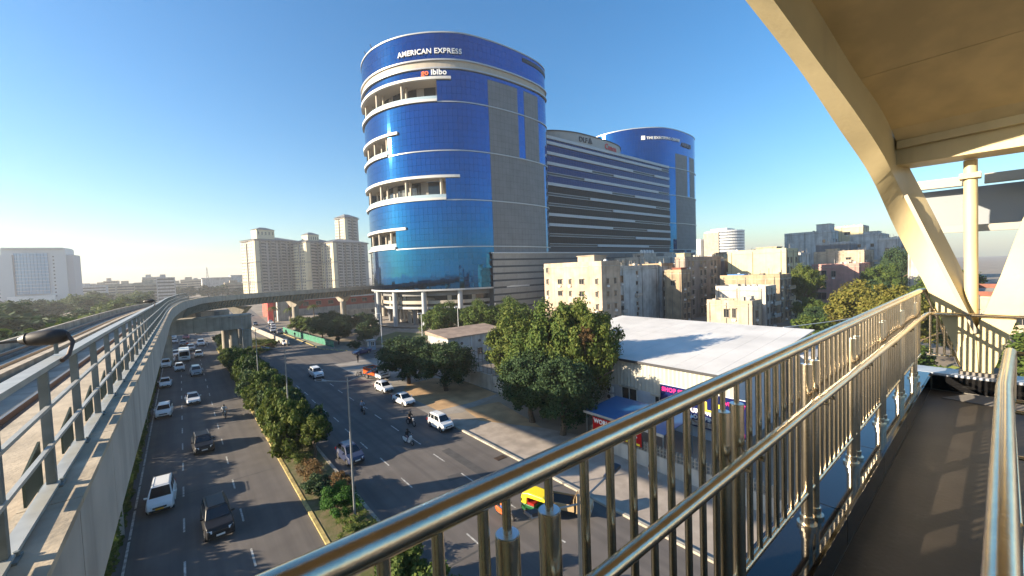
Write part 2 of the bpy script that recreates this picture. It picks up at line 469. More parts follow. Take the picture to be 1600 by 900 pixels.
def tree(name, label, x, y, h, rx, crown, trunk_h=None, rz_=None, cat="tree", group=None, rzr=0.0, z0=0.0, ry=None, trunk_w=1.0, th=0.42):
    """h total height, rx crown radius, crown key"""
    t = empty(name, (x, y, z0), label, cat, group, rzr)
    trunk_h = trunk_h if trunk_h is not None else h * 0.3
    cz = (h - trunk_h) / 2
    inst(trunk_mesh(int(abs(x * 7 + y)) % 4), "trunk", t, (0, 0, 0), 0, (trunk_w * h * .8, trunk_w * h * .8, (trunk_h + cz) / 1.5 + .05))
    inst(CR[crown], "crown", t, (0, 0, trunk_h + cz), rzr * 2.3, (rx * 1.02, (ry or rx) * 1.02, cz * 1.08))
    return t

# ================================================================ ELEVATED RAILWAY
VK = [(-0.92, -14, 15.8), (-0.92, 5, 15.8), (-0.92, 20, 15.6), (-0.95, 40, 15.25), (-0.95, 55, 15.05), (-0.75, 68, 14.9), (0.2, 86, 14.8), (1.75, 101, 14.62),
      (5.5, 121, 14.4), (17, 139, 14.15), (32, 149.5, 14.05), (48, 157.5, 14.0), (68, 165, 14.0), (95, 173, 14.0)]
VP = spline(VK, 12)
def arc(path, step):            # resample a 3D path
    out = [path[0]]; acc = 0.0
    for a, b in zip(path[:-1], path[1:]):
        l = math.dist(a, b); t = step - acc
        while t <= l:
            out.append(tuple(p + (q - p) * t / l for p, q in zip(a, b))); t += step
        acc = l - (t - step)
    return out
VP = arc(VP, 2.5)
def frame(i, P):
    a = P[max(i - 1, 0)]; b = P[min(i + 1, len(P) - 1)]
    l = math.hypot(b[0] - a[0], b[1] - a[1])
    return (b[1] - a[1]) / l, -(b[0] - a[0]) / l
def off3(P, i, o, dz): 
    rx_, ry_ = frame(i, P)
    return (P[i][0] + rx_ * o, P[i][1] + ry_ * o, P[i][2] + dz)
def sweep(b, P, i0, i1, prof, mi=0, shrink=0.0):
    rings = []
    for i in range(i0, i1 + 1):
        rings.append([Vector(off3(P, i, o, dz)) for o, dz in prof])
    if shrink:
        d = (rings[1][0] - rings[0][0]).normalized() * shrink
        rings[0] = [p + d for p in rings[0]]; d = (rings[-1][0] - rings[-2][0]).normalized() * shrink; rings[-1] = [p - d for p in rings[-1]]
    n = len(prof); vs = [p for r in rings for p in r]; fs = []
    for i in range(len(rings) - 1):
        for k in range(n): fs.append((i * n + k, (i + 1) * n + k, (i + 1) * n + (k + 1) % n, i * n + (k + 1) % n))
    fs.append(tuple(range(n))); fs.append(tuple(range((len(rings) - 1) * n, len(rings) * n))[::-1])
    b.add(vs, fs, mi)
via = empty("elevated_railway", (0, 0, 0), "grey concrete elevated railway curving over the road with two tracks on top", "viaduct")
nV = len(VP) - 1
parapet_m = mat("parapet_concrete", (0.46, 0.43, 0.38), 0.88, var=0.2, scale=0.8, bump=0.12, bscale=7, streak=0.35)
ledge_m = mat("ledge_concrete", (0.50, 0.42, 0.31), 0.9, var=0.28, scale=1.6, bump=0.2, bscale=14, dirt=0.35, dscale=1.2)
for i in range(nV):
    b = MB(); sweep(b, VP, i, i + 1, [(0, -1.35), (0, -.02), (-.16, -.02), (-.16, -1.35)], 0, 0.012); b.build("parapet_panel", parapet_m, via)
    b = MB(); sweep(b, VP, i, i + 1, [(.03, -.02), (.03, .05), (-.42, .05), (-.42, -.30), (-.165, -.30), (-.165, -.02)], 0, 0.008); b.build("coping", ledge_m, via)
    b = MB(); sweep(b, VP, i, i + 1, [(-6.95, -1.2), (-6.95, -.25), (-7.15, -.25), (-7.15, -1.2)], 0, 0.012); b.build("far_parapet_panel", concrete_l, via)
b = MB(); sweep(b, VP, 0, nV, [(-.17, -.35), (-.17, -.31), (-1.75, -.31), (-1.75, -.8), (-1.9, -.8), (-1.9, -.95), (-.17, -.95)]); b.build("walkway_slab", ledge_m, via)
b = MB(); sweep(b, VP, 0, nV, [(-.17, -.96), (-7.14, -.96), (-7.14, -1.4), (-.17, -1.4)]); b.build("deck", concrete, via)
b = MB(); sweep(b, VP, 0, nV, [(-1.92, -.62), (-2.02, -.62), (-2.02, -.95), (-1.92, -.95)]); b.build("cable_trough", mat("brown_trough", (0.13, 0.07, 0.05), 0.8, var=.3, scale=2), via)
b = MB(); sweep(b, VP, 0, nV, [(-4.15, -.55), (-4.45, -.55), (-4.45, -.955), (-4.15, -.955)]); b.build("conductor_rail_cover", ledge_m, via)
for o in (-2.45, -3.75, -5.05, -6.35):
    b = MB(); sweep(b, VP, 0, nV, [(o + .035, -.80), (o + .035, -.66), (o - .035, -.66), (o - .035, -.80)]); b.build("rail", rail_m, via)
    b = MB(); sweep(b, VP, 0, nV, [(o + .28, -.955), (o + .24, -.81), (o - .24, -.81), (o - .28, -.955)]); b.build("plinth", concrete_d, via)
for i0 in range(0, nV, 11):
    i1 = min(i0 + 11, nV)
    b = MB(); sweep(b, VP, i0, i1, [(-.9, -1.41), (-6.2, -1.41), (-5.3, -3.4), (-1.8, -3.4)], 0, 0.04); g_ = b.build("girder", concrete, via)
rib_b = MB()
for i in range(46, nV):
    for q in (0, .5):
        P0 = Vector(off3(VP, i, 0, 0)); P1 = Vector(off3(VP, i + 1, 0, 0)); Pm = P0.lerp(P1, q); rx_, ry_ = frame(i, VP)
        d = Vector((rx_, ry_, 0)); 
        rib_b.bar(Pm + d * -.62 + Vector((0, 0, -1.42)), Pm + d * -1.55 + Vector((0, 0, -3.35)), .35, .28)
tag(rib_b.build("girder_rib", mat("girder_green_grey", (0.22, 0.25, 0.23), 0.85, var=.25, scale=1, streak=.4), via), kind='stuff')
pier_m = concrete
def pier(x, y, zt, r=0.95, rz=0.0, capw=3.2):
    b = MB(); b.tube([(x, y, -.1), (x, y, zt - 1.9)], r, 14)
    b.build("pier", pier_m, via)
    b = MB(); c, s = math.cos(rz), math.sin(rz)
    def P(u, v, z): return (x + u * c - v * s, y + u * s + v * c, z)
    b.hexa([P(-r, -r, zt - 2.0), P(r, -r, zt - 2.0), P(r, r, zt - 2.0), P(-r, r, zt - 2.0), P(-capw, -1.05, zt), P(capw, -1.05, zt), P(capw, 1.05, zt), P(-capw, 1.05, zt)])
    b.build("pier_cap", pier_m, via)
for y in (12, 40, 68, 96): pier(-5.0, y, 11.6)
for i in range(62, nV, 8):
    rx_, ry_ = frame(i, VP); q = off3(VP, i, -3.6, 0); pier(q[0], q[1], 10.55, 1.1, math.atan2(ry_, rx_))
# portal frame across the left road
portal = empty("portal_frame", (4.9, 116, 0), "concrete portal beam spanning the left road on round columns under the railway", "portal")
b = MB(); b.box(-8.5, 7.9, -1.6, 1.6, 6.6, 9.7); b.build("crossbeam", concrete, portal, bevel=.05)
b = MB()
for k in range(7): b.box(-7.9 + 2.4 * k, -7.84 + 2.4 * k, -1.64, -1.605, 6.6, 9.7)
tag(b.build("formwork_joint", concrete_d, portal), kind='stuff')
b = MB(); b.box(-8.55, 8.0, -1.75, 1.75, 9.70, 9.98); b.build("coping", concrete_l, portal)
b = MB(); b.box(-9.0, 4.2, 5.6, 8.4, 8.4, 10.9); b.build("rear_crossbeam", concrete, portal)
for x, y, r_ in ((4.3, .3, .95), (6.8, -.2, 1.1), (3.3, 7, .9), (-8.0, 0, 1.1), (-8.2, 7, .95)):
    b = MB(); b.tube([(x, y, -.1), (x, y, 6.6 if y < 5 else 8.4)], r_, 16); b.build("column", concrete, portal)
for x, y in ((1.5, 2.2), (-2.0, 2.2), (-2.8, 5.9), (.6, 5.9)):
    b = MB(); b.box(x - .5, x + .5, y - .5, y + .5, 9.98 if y < 5 else 10.9, 11.0 if y > 5 else 10.9); b.build("bearing", concrete_d, portal)

# ---- steel railing on the viaduct parapet
vr = empty("parapet_railing", (-1.35, 5, 15.85), "grey galvanised steel railing running along the viaduct parapet", "railing")
org = Vector(vr.location)
RP = arc([(-.92, -14.25, 15.8)] + spline(VK, 12), 1.6)
def rp(i, o, dz): return Vector(off3(RP, i, o, dz)) - org
nR = 72
b = MB(); b.box(-.037, .037, -.037, .037, 0, 1.27); post_me = b.mesh("post", galv)
b = MB(); b.box(-.09, .09, -.09, .09, 0, .02); b.tube([(.06, .05, .02), (.06, .05, .05)], .02, 6); base_me = b.mesh("base_plate", galv)
off0 = 1
for i in range(off0, nR):
    rx_, ry_ = frame(i, RP); a = math.atan2(-ry_ * -1, rx_) if False else math.atan2(ry_, rx_)
    p = inst(post_me, "post", vr, rp(i, -.27, .05), a)
    if i < 30: inst(base_me, "base_plate", p, (0, 0, 0))
def railrun(name, o, dz, wd, ht, i0=off0, i1=nR - 1, step=1, gap=0.0, m=galv):
    b = MB()
    sweep(b, RP, i0, i1, [(o + wd / 2, dz - ht / 2), (o + wd / 2, dz + ht / 2), (o - wd / 2, dz + ht / 2), (o - wd / 2, dz - ht / 2)])
    b.v = [tuple(Vector(v) - org) for v in b.v]
    return b.build(name, m, vr)
galv_l = mat("rail_cap_steel", (0.50, 0.50, 0.46), 0.5, metal=0.35, var=0.15, scale=5)
railrun("top_rail", -.27, 1.36, .13, .055, m=galv_l)
railrun("mid_rail", -.24, .93, .04, .035, m=galv_l)
railrun("mid_rail", -.24, .52, .04, .035, m=galv_l)
railrun("bottom_channel", -.27, .075, .12, .035, m=galv_l)
panel_m = mat("dark_panel_green", (0.05, 0.065, 0.04), 0.6)
for i in range(off0, 40):
    A, B_ = rp(i, -.31, .14), rp(i + 1, -.31, .14); d = B_ - A
    b = MB(); a0 = A + d * .55; a1 = A + d * .93; u = Vector((0, 0, .38))
    b.hexa([a0, a0 + Vector((-.02, 0, 0)), a1 + Vector((-.02, 0, 0)), a1, a0 + u * .8, a0 + u * .8 + Vector((-.02, 0, 0)), a1 + u * 1.2 + Vector((-.02, 0, 0)), a1 + u * 1.2])
    b.build("dark_panel", panel_m, vr)  # dark green panel over part of the bay, taller at one end
# fixtures on the railing
def fixture(x, y, z, label):
    t = empty("signal_fixture", (x, y, z), label, "lamp fixture", "dark fixtures clamped on the viaduct railing")
    dk = mat("fixture_dark", (0.028, 0.024, 0.022), 0.55, var=.3, scale=20)
    b = MB(); b.tube([(-.30, .12, .14), (-.22, .09, .14), (-.05, .02, .15), (.06, -.03, .16), (.10, -.05, .17)], [.05, .085, .10, .075, .03], 12); b.build("head", dk, t)
    b = MB(); b.tube([(-.32, .13, .13), (-.25, .10, .14)], [.045, .08], 12); b.build("lens", black, t)
    b = MB(); b.hexa([(-.28, .08, .11), (-.26, .14, .11), (-.66, .30, .10), (-.68, .27, .10), (-.28, .08, .15), (-.26, .14, .15), (-.66, .30, .115), (-.68, .27, .115)]); b.build("arm", dk, t)
    b = MB(); b.tube([(.09, -.04, .17), (.14, -.10, .08), (.12, -.26, -.06), (.09, -.42, -.10)], .022, 8); b.build("bracket", mat("bracket_brown", (0.10, 0.07, 0.055), 0.6, metal=.4), t)
    b = MB(); b.tube([(-.02, .0, .08), (-.02, .0, -.06)], .02, 8); b.build("clamp", galv, t)
fixture(-1.19, 7.35, 17.25, "dark rounded fixture with a flat tapering arm on the near end of the viaduct railing")
fixture(-1.19, 28.5, 16.95, "small dark fixture with a flat arm clamped farther along the viaduct railing")
# ================================================================ GLASS TOWERS
def metal_glass(name, col, rough=0.04, var=0.0):
    m = mat(name, col, rough, metal=1.0, spec=0.6, coat=0.2, coat_ior=1.5)
    return m
glass_blue = metal_glass("blue_mirror_glass", (0.003, 0.11, 0.30))
glass_blue2 = metal_glass("blue_mirror_glass_deep", (0.003, 0.10, 0.275))
glass_dark = mat("dark_mirror_glass", (0.016, 0.028, 0.085), 0.08, metal=0.7, spec=.3)
glass_grey = mat("smoked_glass", (0.018, 0.019, 0.024), 0.4, metal=0.0, spec=.12)
clad_grey = mat("grey_cladding", (0.185, 0.19, 0.195), 0.6, var=0.14, scale=0.35, streak=0.12)
band_m = mat("aluminium_band", (0.45, 0.45, 0.45), 0.4, metal=0.3)
beige_m = mat("beige_cladding", (0.42, 0.37, 0.30), 0.6, var=0.1, scale=0.5)
inner_m = mat("balcony_wall", (0.33, 0.31, 0.28), 0.7, var=.2, scale=.3)
rail_glass = mat("balustrade_glass", (0.35, 0.45, 0.5), 0.1, spec=.6)
strip_m = mat("pale_strip", (0.47, 0.49, 0.51), 0.5, var=0.06, scale=1)
sign_w = mat("sign_white", (0.82, 0.82, 0.80), 0.5)
sign_red = mat("sign_red", (0.55, 0.03, 0.03), 0.5)
sign_or = mat("sign_orange", (0.85, 0.16, 0.05), 0.5)
sign_dk = mat("sign_dark", (0.03, 0.03, 0.035), 0.5)
sign_gb = mat("sign_grey_blue", (0.09, 0.10, 0.16), 0.5)

OUT = [(96, 181), (78, 176), (67, 168), (59.5, 158), (55.2, 148.5), (54.1, 139), (55.4, 131), (58.2, 124.4), (61.7, 119.4), (66.8, 114.4), (73.5, 110.4), (82.2, 108.5),
       (92.7, 108.0), (102.4, 108.7), (108.4, 110.2), (112.5, 112.6), (114.5, 117), (115, 124), (115, 140), (115, 183)]
def tower(name, label, dx, dy, balconies, frieze):
    o = empty(name, (dx + 83, dy + 148, 0), label, "office tower")
    PT = resample([(x - 83, y - 148) for x, y in spline(OUT, 10)], 1.55)
    n = len(PT) - 1
    def near(x, y): return min(range(n + 1), key=lambda i: (PT[i][0] + 83 - x) ** 2 + (PT[i][1] + 148 - y) ** 2)
    sm = lambda: None
    opens = []
    if balconies:
        i0 = near(58, 155)
        opens = [(72.9, 79.4, i0, near(66.3, 114.9)), (57.6, 63.6, i0, near(55.6, 130.4)), (41.9, 48.6, i0, near(67.6, 113.8)), (26.9, 32.6, i0, near(56.6, 127.6))]
    zs = {12.6, 26.3, 41.4, 57.1, 72.4, 82.9, 85.3, 94.0}
    for a in opens: zs |= {a[0], a[1]}
    zs = sorted(zs); rows = []
    for a, b_ in zip(zs[:-1], zs[1:]):
        k = max(1, round((b_ - a) / 2.05))
        rows += [(a + (b_ - a) * j / k, a + (b_ - a) * (j + 1) / k) for j in range(k)]
    rg = random.Random(5)
    pb = MB(); cb = MB()
    for i in range(n):
        a, b_ = PT[i], PT[i + 1]; l = math.dist(a, b_); tx, ty = (b_[0] - a[0]) / l, (b_[1] - a[1]) / l; nx, ny = ty, -tx
        xm, ym = (a[0] + b_[0]) / 2 + 83, (a[1] + b_[1]) / 2 + 148
        front = ym < 116
        for z0, z1 in rows:
            zm = (z0 + z1) / 2
            if frieze and 82.9 < zm < 85.3: continue
            if any(o0 < zm < o1 and i0 <= i < i1 for o0, o1, i0, i1 in opens): continue
            grey = front and ((82.6 < xm < 108.6 and 26.3 - (3 if balconies else 0) < zm < 57.1) or (57.1 < zm < 80.8 and (82.6 < xm < 94.7 or 98 < xm < 105.4)))
            g = .022
            if grey:
                cb.add([(a[0] + tx * .02 + nx * .05, a[1] + ty * .02 + ny * .05, z0 + .02), (b_[0] - tx * .02 + nx * .05, b_[1] - ty * .02 + ny * .05, z0 + .02),
                        (b_[0] - tx * .02 + nx * .05, b_[1] - ty * .02 + ny * .05, z1 - .02), (a[0] + tx * .02 + nx * .05, a[1] + ty * .02 + ny * .05, z1 - .02)], [(0, 1, 2, 3)])
            else:
                e = [rg.uniform(-.004, .004) for _ in range(3)]; e4 = [e[0] + e[1], e[0] - e[1], e[2] - e[1], e[2] + e[1]]
                P = [(a[0] + tx * g, a[1] + ty * g, z0 + g), (b_[0] - tx * g, b_[1] - ty * g, z0 + g), (b_[0] - tx * g, b_[1] - ty * g, z1 - g), (a[0] + tx * g, a[1] + ty * g, z1 - g)]
                pb.add([(p[0] + nx * d, p[1] + ny * d, p[2]) for p, d in zip(P, e4)], [(0, 1, 2, 3)], 1 if rg.random() < .3 else 0)
    tag(pb.build("pane", [glass_blue, glass_blue2], o), kind='stuff')
    tag(cb.build("grey_cladding_panel", clad_grey, o), kind='stuff')
    # dark core behind the panes
    core = offset(PT, -.35)
    b = MB()
    for i in range(n):
        segs = [(12.6, 94.0)]
        for o0, o1, i0, i1 in opens:
            if i0 <= i < i1:
                ns = []
                for s0, s1 in segs:
                    if s0 < o0 and s1 > o1: ns += [(s0, o0), (o1, s1)]
                    else: ns.append((s0, s1))
                segs = ns
        for s0, s1 in segs:
            b.quad((*core[i], s0), (*core[i + 1], s0), (*core[i + 1], s1), (*core[i], s1))
    b.build("wall_core", mat("core_dark", (0.02, 0.025, 0.04), .5), o)
    b = MB(); b.add([(x, y, 93.3) for x, y in core], [tuple(range(len(core)))]); b.add([(x, y, 12.6) for x, y in core], [tuple(range(len(core)))[::-1]])
    b.build("roof", clad_grey, o)
    def ring(nm, z0, z1, th, m, i0=0, i1=n, base=0.0):
        b = MB(); p = PT[i0:i1 + 1]
        if base: p = offset(p, base)
        b.wall(p, z0, z1, th, 0); return b.build(nm, m, o)
    ring("parapet_rim", 93.8, 94.2, .18, band_m)
    ring("base_band", 12.3, 12.85, .45, band_m)
    for zb in (26.3, 41.4, 57.1, 72.4):
        st = 0
        for o0, o1, i0, i1 in opens:
            if abs(o0 - zb) < 1.2: st = i1
        ring("band", zb - .14, zb + .18, .3, band_m, st)
    if frieze:
        ring("frieze", 83.0, 85.2, .35, beige_m, base=-.3)
        ring("frieze_trim", 85.15, 85.6, .7, band_m, base=-.1); ring("frieze_trim", 82.6, 83.05, .7, band_m, base=-.1)
        b = MB(); b.wall(offset(PT, .05)[near(98, 108.3):near(114.4, 117)], 91.3, 92.6, .15); b.build("louvre_slot", black, o)
    for o0, o1, i0, i1 in opens:
        p = PT[i0:i1 + 1]; q = offset(p, -5.5)
        ring("canopy", o1 - .1, o1 + .75, .9, mat("balcony_white", (0.56, 0.56, 0.54), .6), i0, min(i1 + 3, n), base=-.2)
        ring("balcony_edge", o0 - .45, o0 + .3, .85, mat("balcony_white", (0.56, 0.56, 0.54), .6), i0, i1, base=-.2)
        b = MB()
        for k in range(len(p) - 1):
            b.quad((*p[k], o0), (*p[k + 1], o0), (*q[k + 1], o0), (*q[k], o0))
        b.build("balcony_floor", inner_m, o)
        b = MB()
        for k in range(len(p) - 1):
            b.quad((*p[k], o1 + .02), (*q[k], o1 + .02), (*q[k + 1], o1 + .02), (*p[k + 1], o1 + .02))
        b.build("balcony_ceiling", mat("balcony_soffit", (0.50, 0.46, 0.40), .7), o)
        b = MB()
        for k in range(len(p) - 1):
            b.quad((*q[k], o0), (*q[k + 1], o0), (*q[k + 1], o1), (*q[k], o1), 1 if k % 5 < 3 else 0)
        b.quad((*q[-1], o0), (*p[-1], o0), (*p[-1], o1), (*q[-1], o1), 0)
        b.build("balcony_back_wall", [inner_m, winglass], o)
        b = MB(); b.wall(offset(p, -.05), o0 + .35, o0 + 1.45, .06); b.build("balustrade", rail_glass, o)
        st = 3 if i1 - i0 > 25 else 4
        for k in range(st + 2, len(p) - 1, 5 if len(p) < 25 else 8):
            c_ = offset(p, -.9)[k]; b = MB(); b.tube([(*c_, o0), (*c_, o1)], .42, 12); b.build("balcony_column", beige_m, o)
            c_ = offset(p, -3.4)[k]; b = MB(); b.tube([(*c_, o0), (*c_, o1)], .42, 12); b.build("balcony_column", beige_m, o)
    # ground storeys: columns before recessed floors
    i0, i1 = near(58, 155), near(110, 111)
    for k in range(i0, i1, 8):
        c_ = offset(PT, -1.0)[k]; b = MB(); b.tube([(*c_, 0), (*c_, 12.4)], .85, 16); b.build("column", mat("column_cladding", (0.36, 0.38, 0.40), 0.45, metal=.2, streak=.2), o)
        c_ = offset(PT, -6.0)[min(k + 3, n)]; b = MB(); b.tube([(*c_, 0), (*c_, 7.0)], .7, 12); b.build("inner_column", clad_grey, o)
    q = offset(PT, -2.6)
    for z0, z1, m in ((10.6, 12.4, clad_grey), (7.9, 9.0, beige_m), (6.2, 7.0, band_m)):
        b = MB(); b.wall(q[i0:i1 + 1], z0, z1, .4); b.build("floor_band", m, o)
    b = MB()
    q2 = offset(PT, -3.2)
    for k in range(i0, i1):
        b.quad((*q2[k], 6.9), (*q2[k + 1], 6.9), (*q2[k + 1], 12.4), (*q2[k], 12.4), 0 if k % 6 else 1)
    b.build("mezzanine_glazing", [winglass, beige_m], o)
    q3 = offset(PT, -9)
    b = MB()
    for k in range(i0, i1):
        b.quad((*q3[k], 0), (*q3[k + 1], 0), (*q3[k + 1], 7), (*q3[k], 7), 1 if k % 7 in (2, 3, 6) else 0)
        b.quad((*q2[k], 6.9), (*q3[k], 6.9), (*q3[k + 1], 6.9), (*q2[k + 1], 6.9), 1)
    b.build("lobby_wall", [winglass, inner_m], o)
    b = MB(); b.add([(x, y, .45) for x, y in offset(PT, 2.2)], [tuple(range(len(PT)))]); b.wall(PT, 0, .45, 2.2); b.build("plinth", paving, o)
    def wrap(x, y, depth, z0):
        i = near(x, y)
        def fn(u, v, t):
            k = min(i + int(u / 1.55), n - 1); f = u / 1.55 - int(u / 1.55)
            p = (PT[k][0] + (PT[k + 1][0] - PT[k][0]) * f, PT[k][1] + (PT[k + 1][1] - PT[k][1]) * f)
            l = math.dist(PT[k], PT[k + 1]); nx, ny = (PT[k + 1][1] - PT[k][1]) / l, -(PT[k + 1][0] - PT[k][0]) / l
            return (p[0] + nx * (depth + t), p[1] + ny * (depth + t), z0 + v)
        return fn
    return o, wrap
T1, wrap1 = tower("glass_tower", "tall blue mirror glass tower with rounded end, open balconies and grey panels, nearest the road", 0, 0, True, True)
lettering("sign_lettering", "AMERICAN EXPRESS", 2.25, .22, sign_w, wrap1(58.6, 123.4, .4, 87.3), T1, bold=.03, squash=.98)
lettering("sign_lettering", "go", 2.35, .22, sign_or, wrap1(63.4, 117.6, .4, 80.75), T1, bold=.08)
lettering("sign_lettering", "ibibo", 2.35, .22, sign_w, wrap1(65.6, 115.4, .4, 80.75), T1, bold=.08)
b = MB()
for x, y, s in ((55.5, 142, 2.2), (55.8, 137, 2.4), (68.5, 115.5, 1.2)): b.tube([(x - 83, y - 148, 93.4), (x - 83 - s * .7, y - 148 - .4, 93.6 + s)], .14, 6)
b.build("roof_antenna", sign_dk, T1)
T2, wrap2 = tower("glass_tower", "smaller looking blue glass tower behind the low wing, farther from the road", 138.5, 10, False, False)
b = MB()
f2 = wrap2(62.9, 117.9, .4, 87.6)
lettering("sign_lettering", "THE EXECUTIVE CENTRE", 1.95, .3, sign_w, lambda u, v, t: f2(u + 2.8, v, t), T2, bold=.05)
b.add([f2(0, -.3, .3), f2(2, -.3, .3), f2(2, 1.9, .3), f2(0, 1.9, .3), f2(.0, -.3, -.1), f2(2, -.3, -.1), f2(2, 1.9, -.1), f2(0, 1.9, -.1)],
      [(0, 1, 2, 3), (4, 7, 6, 5), (0, 4, 5, 1), (1, 5, 6, 2), (2, 6, 7, 3), (3, 7, 4, 0)]); b.build("sign_emblem", sign_w, T2)
lettering("sign_lettering", "AIRBUS", 3.2, .3, sign_gb, wrap2(87.5, 108.2, .4, 85.6), T2, bold=.08)

# ---- low wing between the towers
wing = empty("office_wing", (160, 118, 0), "long dark glass office wing with staggered pale strips between the two blue towers", "office building")
def wx(x): return x - 160
b = MB(); b.box(wx(113.7), wx(212), .3, 46, 20, 71.6); b.build("body", mat("core_dark", (0.02, 0.025, 0.04), .5), wing)
rg = random.Random(11); pb = MB()
ZR = [69.3 - 4.14 * k for k in range(11)]
for k, zr in enumerate(ZR + [27.0]):
    z1 = (ZR[k - 1] - .62) if k else 71.0; z0 = zr + .62
    x = 113.7
    while x < 211.5:
        for (p0, p1) in (((z0 + .05, (z0 + z1) / 2 - .03), ((z0 + z1) / 2 + .03, z1 - .05)) if z1 - z0 > 1.6 else ((z0, z1),)):
            e = [rg.uniform(-.006, .006) for _ in range(4)]
            pb.add([(wx(x + .05), e[0], p0), (wx(x + 1.63), e[1], p0), (wx(x + 1.63), e[2], p1), (wx(x + .05), e[3], p1)], [(0, 1, 2, 3)], 0 if k < 5 else 1)
        x += 1.68
tag(pb.build("pane", [glass_dark, glass_grey], wing), kind='stuff')
xl, xr = 113.8, 211.8
SEG = [[(xl, 203.9)], [(xl, 177.3), (197, xr)], [(xl, 145.5), (161.5, xr)], [(140, 200.5)], [(xl, 159.8), (178.5, xr)], [(143.8, 197.5)], [(160.3, xr)], [(xl, 178)],
       [(xl, 159.8), (189, xr)], [(178.4, xr)], [(148.2, 190)]]
for zr, segs in zip(ZR, SEG):
    cur = xl
    for a, c in segs + [(xr, xr)]:
        if a - cur > 1:
            b = MB(); b.box(wx(cur), wx(a), -.12, .1, zr - .55, zr + .55); b.build("dark_strip", mat("dark_strip", (0.018, 0.018, 0.026), .35), wing)
            b = MB(); b.box(wx(cur), wx(a), -.34, -.125, zr + .45, zr + .62); b.box(wx(cur), wx(a), -.34, -.125, zr - .62, zr - .45); b.build("strip_trim", strip_m, wing)
        if c > a:
            b = MB(); b.box(wx(a), wx(c), -.55, .1, zr - .60, zr + .60); b.build("pale_strip", strip_m, wing)
        cur = c
b = MB(); b.box(wx(116), wx(xr), -.5, .3, 71.0, 72.2); b.build("roof_edge", strip_m, wing)
cp = [(x - 160, y - 118) for x, y in spline([(119, 136), (125, 125.5), (136, 120.5), (150, 119.6), (164, 120.2), (173, 122.5), (180, 128), (182, 136)], 6)]
b = MB(); b.wall(cp, 71.6, 77.2, .4); b.build("curved_crown_wall", mat("crown_cladding", (0.40, 0.385, 0.36), .6, var=.08, scale=.5), wing)
b = MB(); b.wall(cp, 77.2, 77.6, .7); b.build("crown_rim", sign_dk, wing)
def cw(x0, z0):
    def fn(u, v, t):
        X = x0 + u - 160
        for (a, c) in zip(cp[:-1], cp[1:]):
            if a[0] <= X <= c[0]:
                f = (X - a[0]) / (c[0] - a[0]); return (X, a[1] + (c[1] - a[1]) * f - .55 - t, z0 + v)
        return (X, 2, z0 + v)
    return fn
lettering("sign_lettering", "DLF", 3.0, .2, sign_dk, cw(139.5, 73.9), wing, bold=.06)
b = MB(); f_ = cw(145.3, 73.9); b.add([f_(0, 0, 0), f_(2.6, 0, 0), f_(1.3, 2.7, 0), f_(0, 0, .3), f_(2.6, 0, .3), f_(1.3, 2.7, .3)], [(0, 2, 1), (3, 4, 5), (0, 1, 4, 3), (1, 2, 5, 4), (2, 0, 3, 5)]); b.build("sign_triangle", sign_dk, wing)
lettering("sign_lettering", "Canon", 3.6, .2, sign_red, cw(157.5, 73.5), wing, bold=.12)
b = MB()
for k in range(4): b.tube([(wx(204 + k), 6 + k * .6, 71.6), (wx(204 + k), 6 + k * .6, 74.2 + .3 * (k % 2))], .3, 8)
b.bar((wx(202), 5, 73.6), (wx(209), 8, 74.2), 1.4, .6); b.build("roof_plant", band_m, wing)
# ---- podium with louvred cladding
pod = empty("podium", (148.6, 107.2, 0), "grey louvred podium running low along the foot of the towers and wing", "podium")
b = MB(); b.box(-67.5, 70, .5, 14, 0, 23.4); b.build("body", mat("podium_core", (0.05, 0.055, 0.062), .7), pod)
for k in range(10):
    z = 23.9 - 2.35 * k
    b = MB(); b.hexa([(-68, .45, z - 1.75), (70, .45, z - 1.75), (70, .6, z - 1.75), (-68, .6, z - 1.75), (-68, -.1, z), (70, -.1, z), (70, .6, z), (-68, .6, z)])
    b.build("louvre", mat("louvre_grey", (0.27, 0.285, 0.30), .5, metal=.25, var=.1, scale=.3, streak=.2), pod)
b = MB(); b.box(-68.2, 70, -.35, 1, 23.9, 24.3); b.build("coping", strip_m, pod)
# ================================================================ HOUSES AND OTHER BUILDINGS
frame_m = mat("window_frame", (0.30, 0.26, 0.22), .7)
def win_mesh(w_, h_, fm=None, key={}):
    k = (round(w_, 2), round(h_, 2), fm.name if fm else '')
    if k not in key:
        b = MB(); d = .07
        b.box(-w_ / 2, w_ / 2, -.02, .0, 0, h_, 1)
        for x0, x1, z0, z1 in ((-w_ / 2 - d, -w_ / 2, -d, h_ + d), (w_ / 2, w_ / 2 + d, -d, h_ + d), (-w_ / 2, w_ / 2, -d, 0), (-w_ / 2, w_ / 2, h_, h_ + d), (-.03, .03, 0, h_)):
            b.box(x0, x1, -.10, 0, z0, z1, 0)
        b.box(-w_ / 2 - .15, w_ / 2 + .15, -.45, 0, h_ + .12, h_ + .22, 2); b.box(-w_ / 2 - .12, w_ / 2 + .12, -.2, 0, -.17, -.07, 2)
        key[k] = b.mesh("window", [fm or frame_m, winglass, concrete_l])
    return key[k]
def wallmat(n, c, **k): return mat("wall_" + n, c, .9, var=k.get('var', .22), scale=.45, bump=.12, bscale=4, streak=k.get('streak', .4), dirt=k.get('dirt', .35), dscale=k.get('dscale', .35))
W_cream = wallmat("cream", (0.50, 0.39, 0.29), streak=.3)
W_yel = wallmat("pale_yellow", (0.56, 0.49, 0.30), streak=.1, var=.1, dirt=.2)
W_grey = wallmat("grey_render", (0.58, 0.60, 0.58))
W_white = wallmat("whitewash", (0.54, 0.50, 0.44), streak=.4)
W_brown = wallmat("brown", (0.36, 0.28, 0.23))
W_tan = wallmat("tan", (0.40, 0.30, 0.19), dirt=.6)
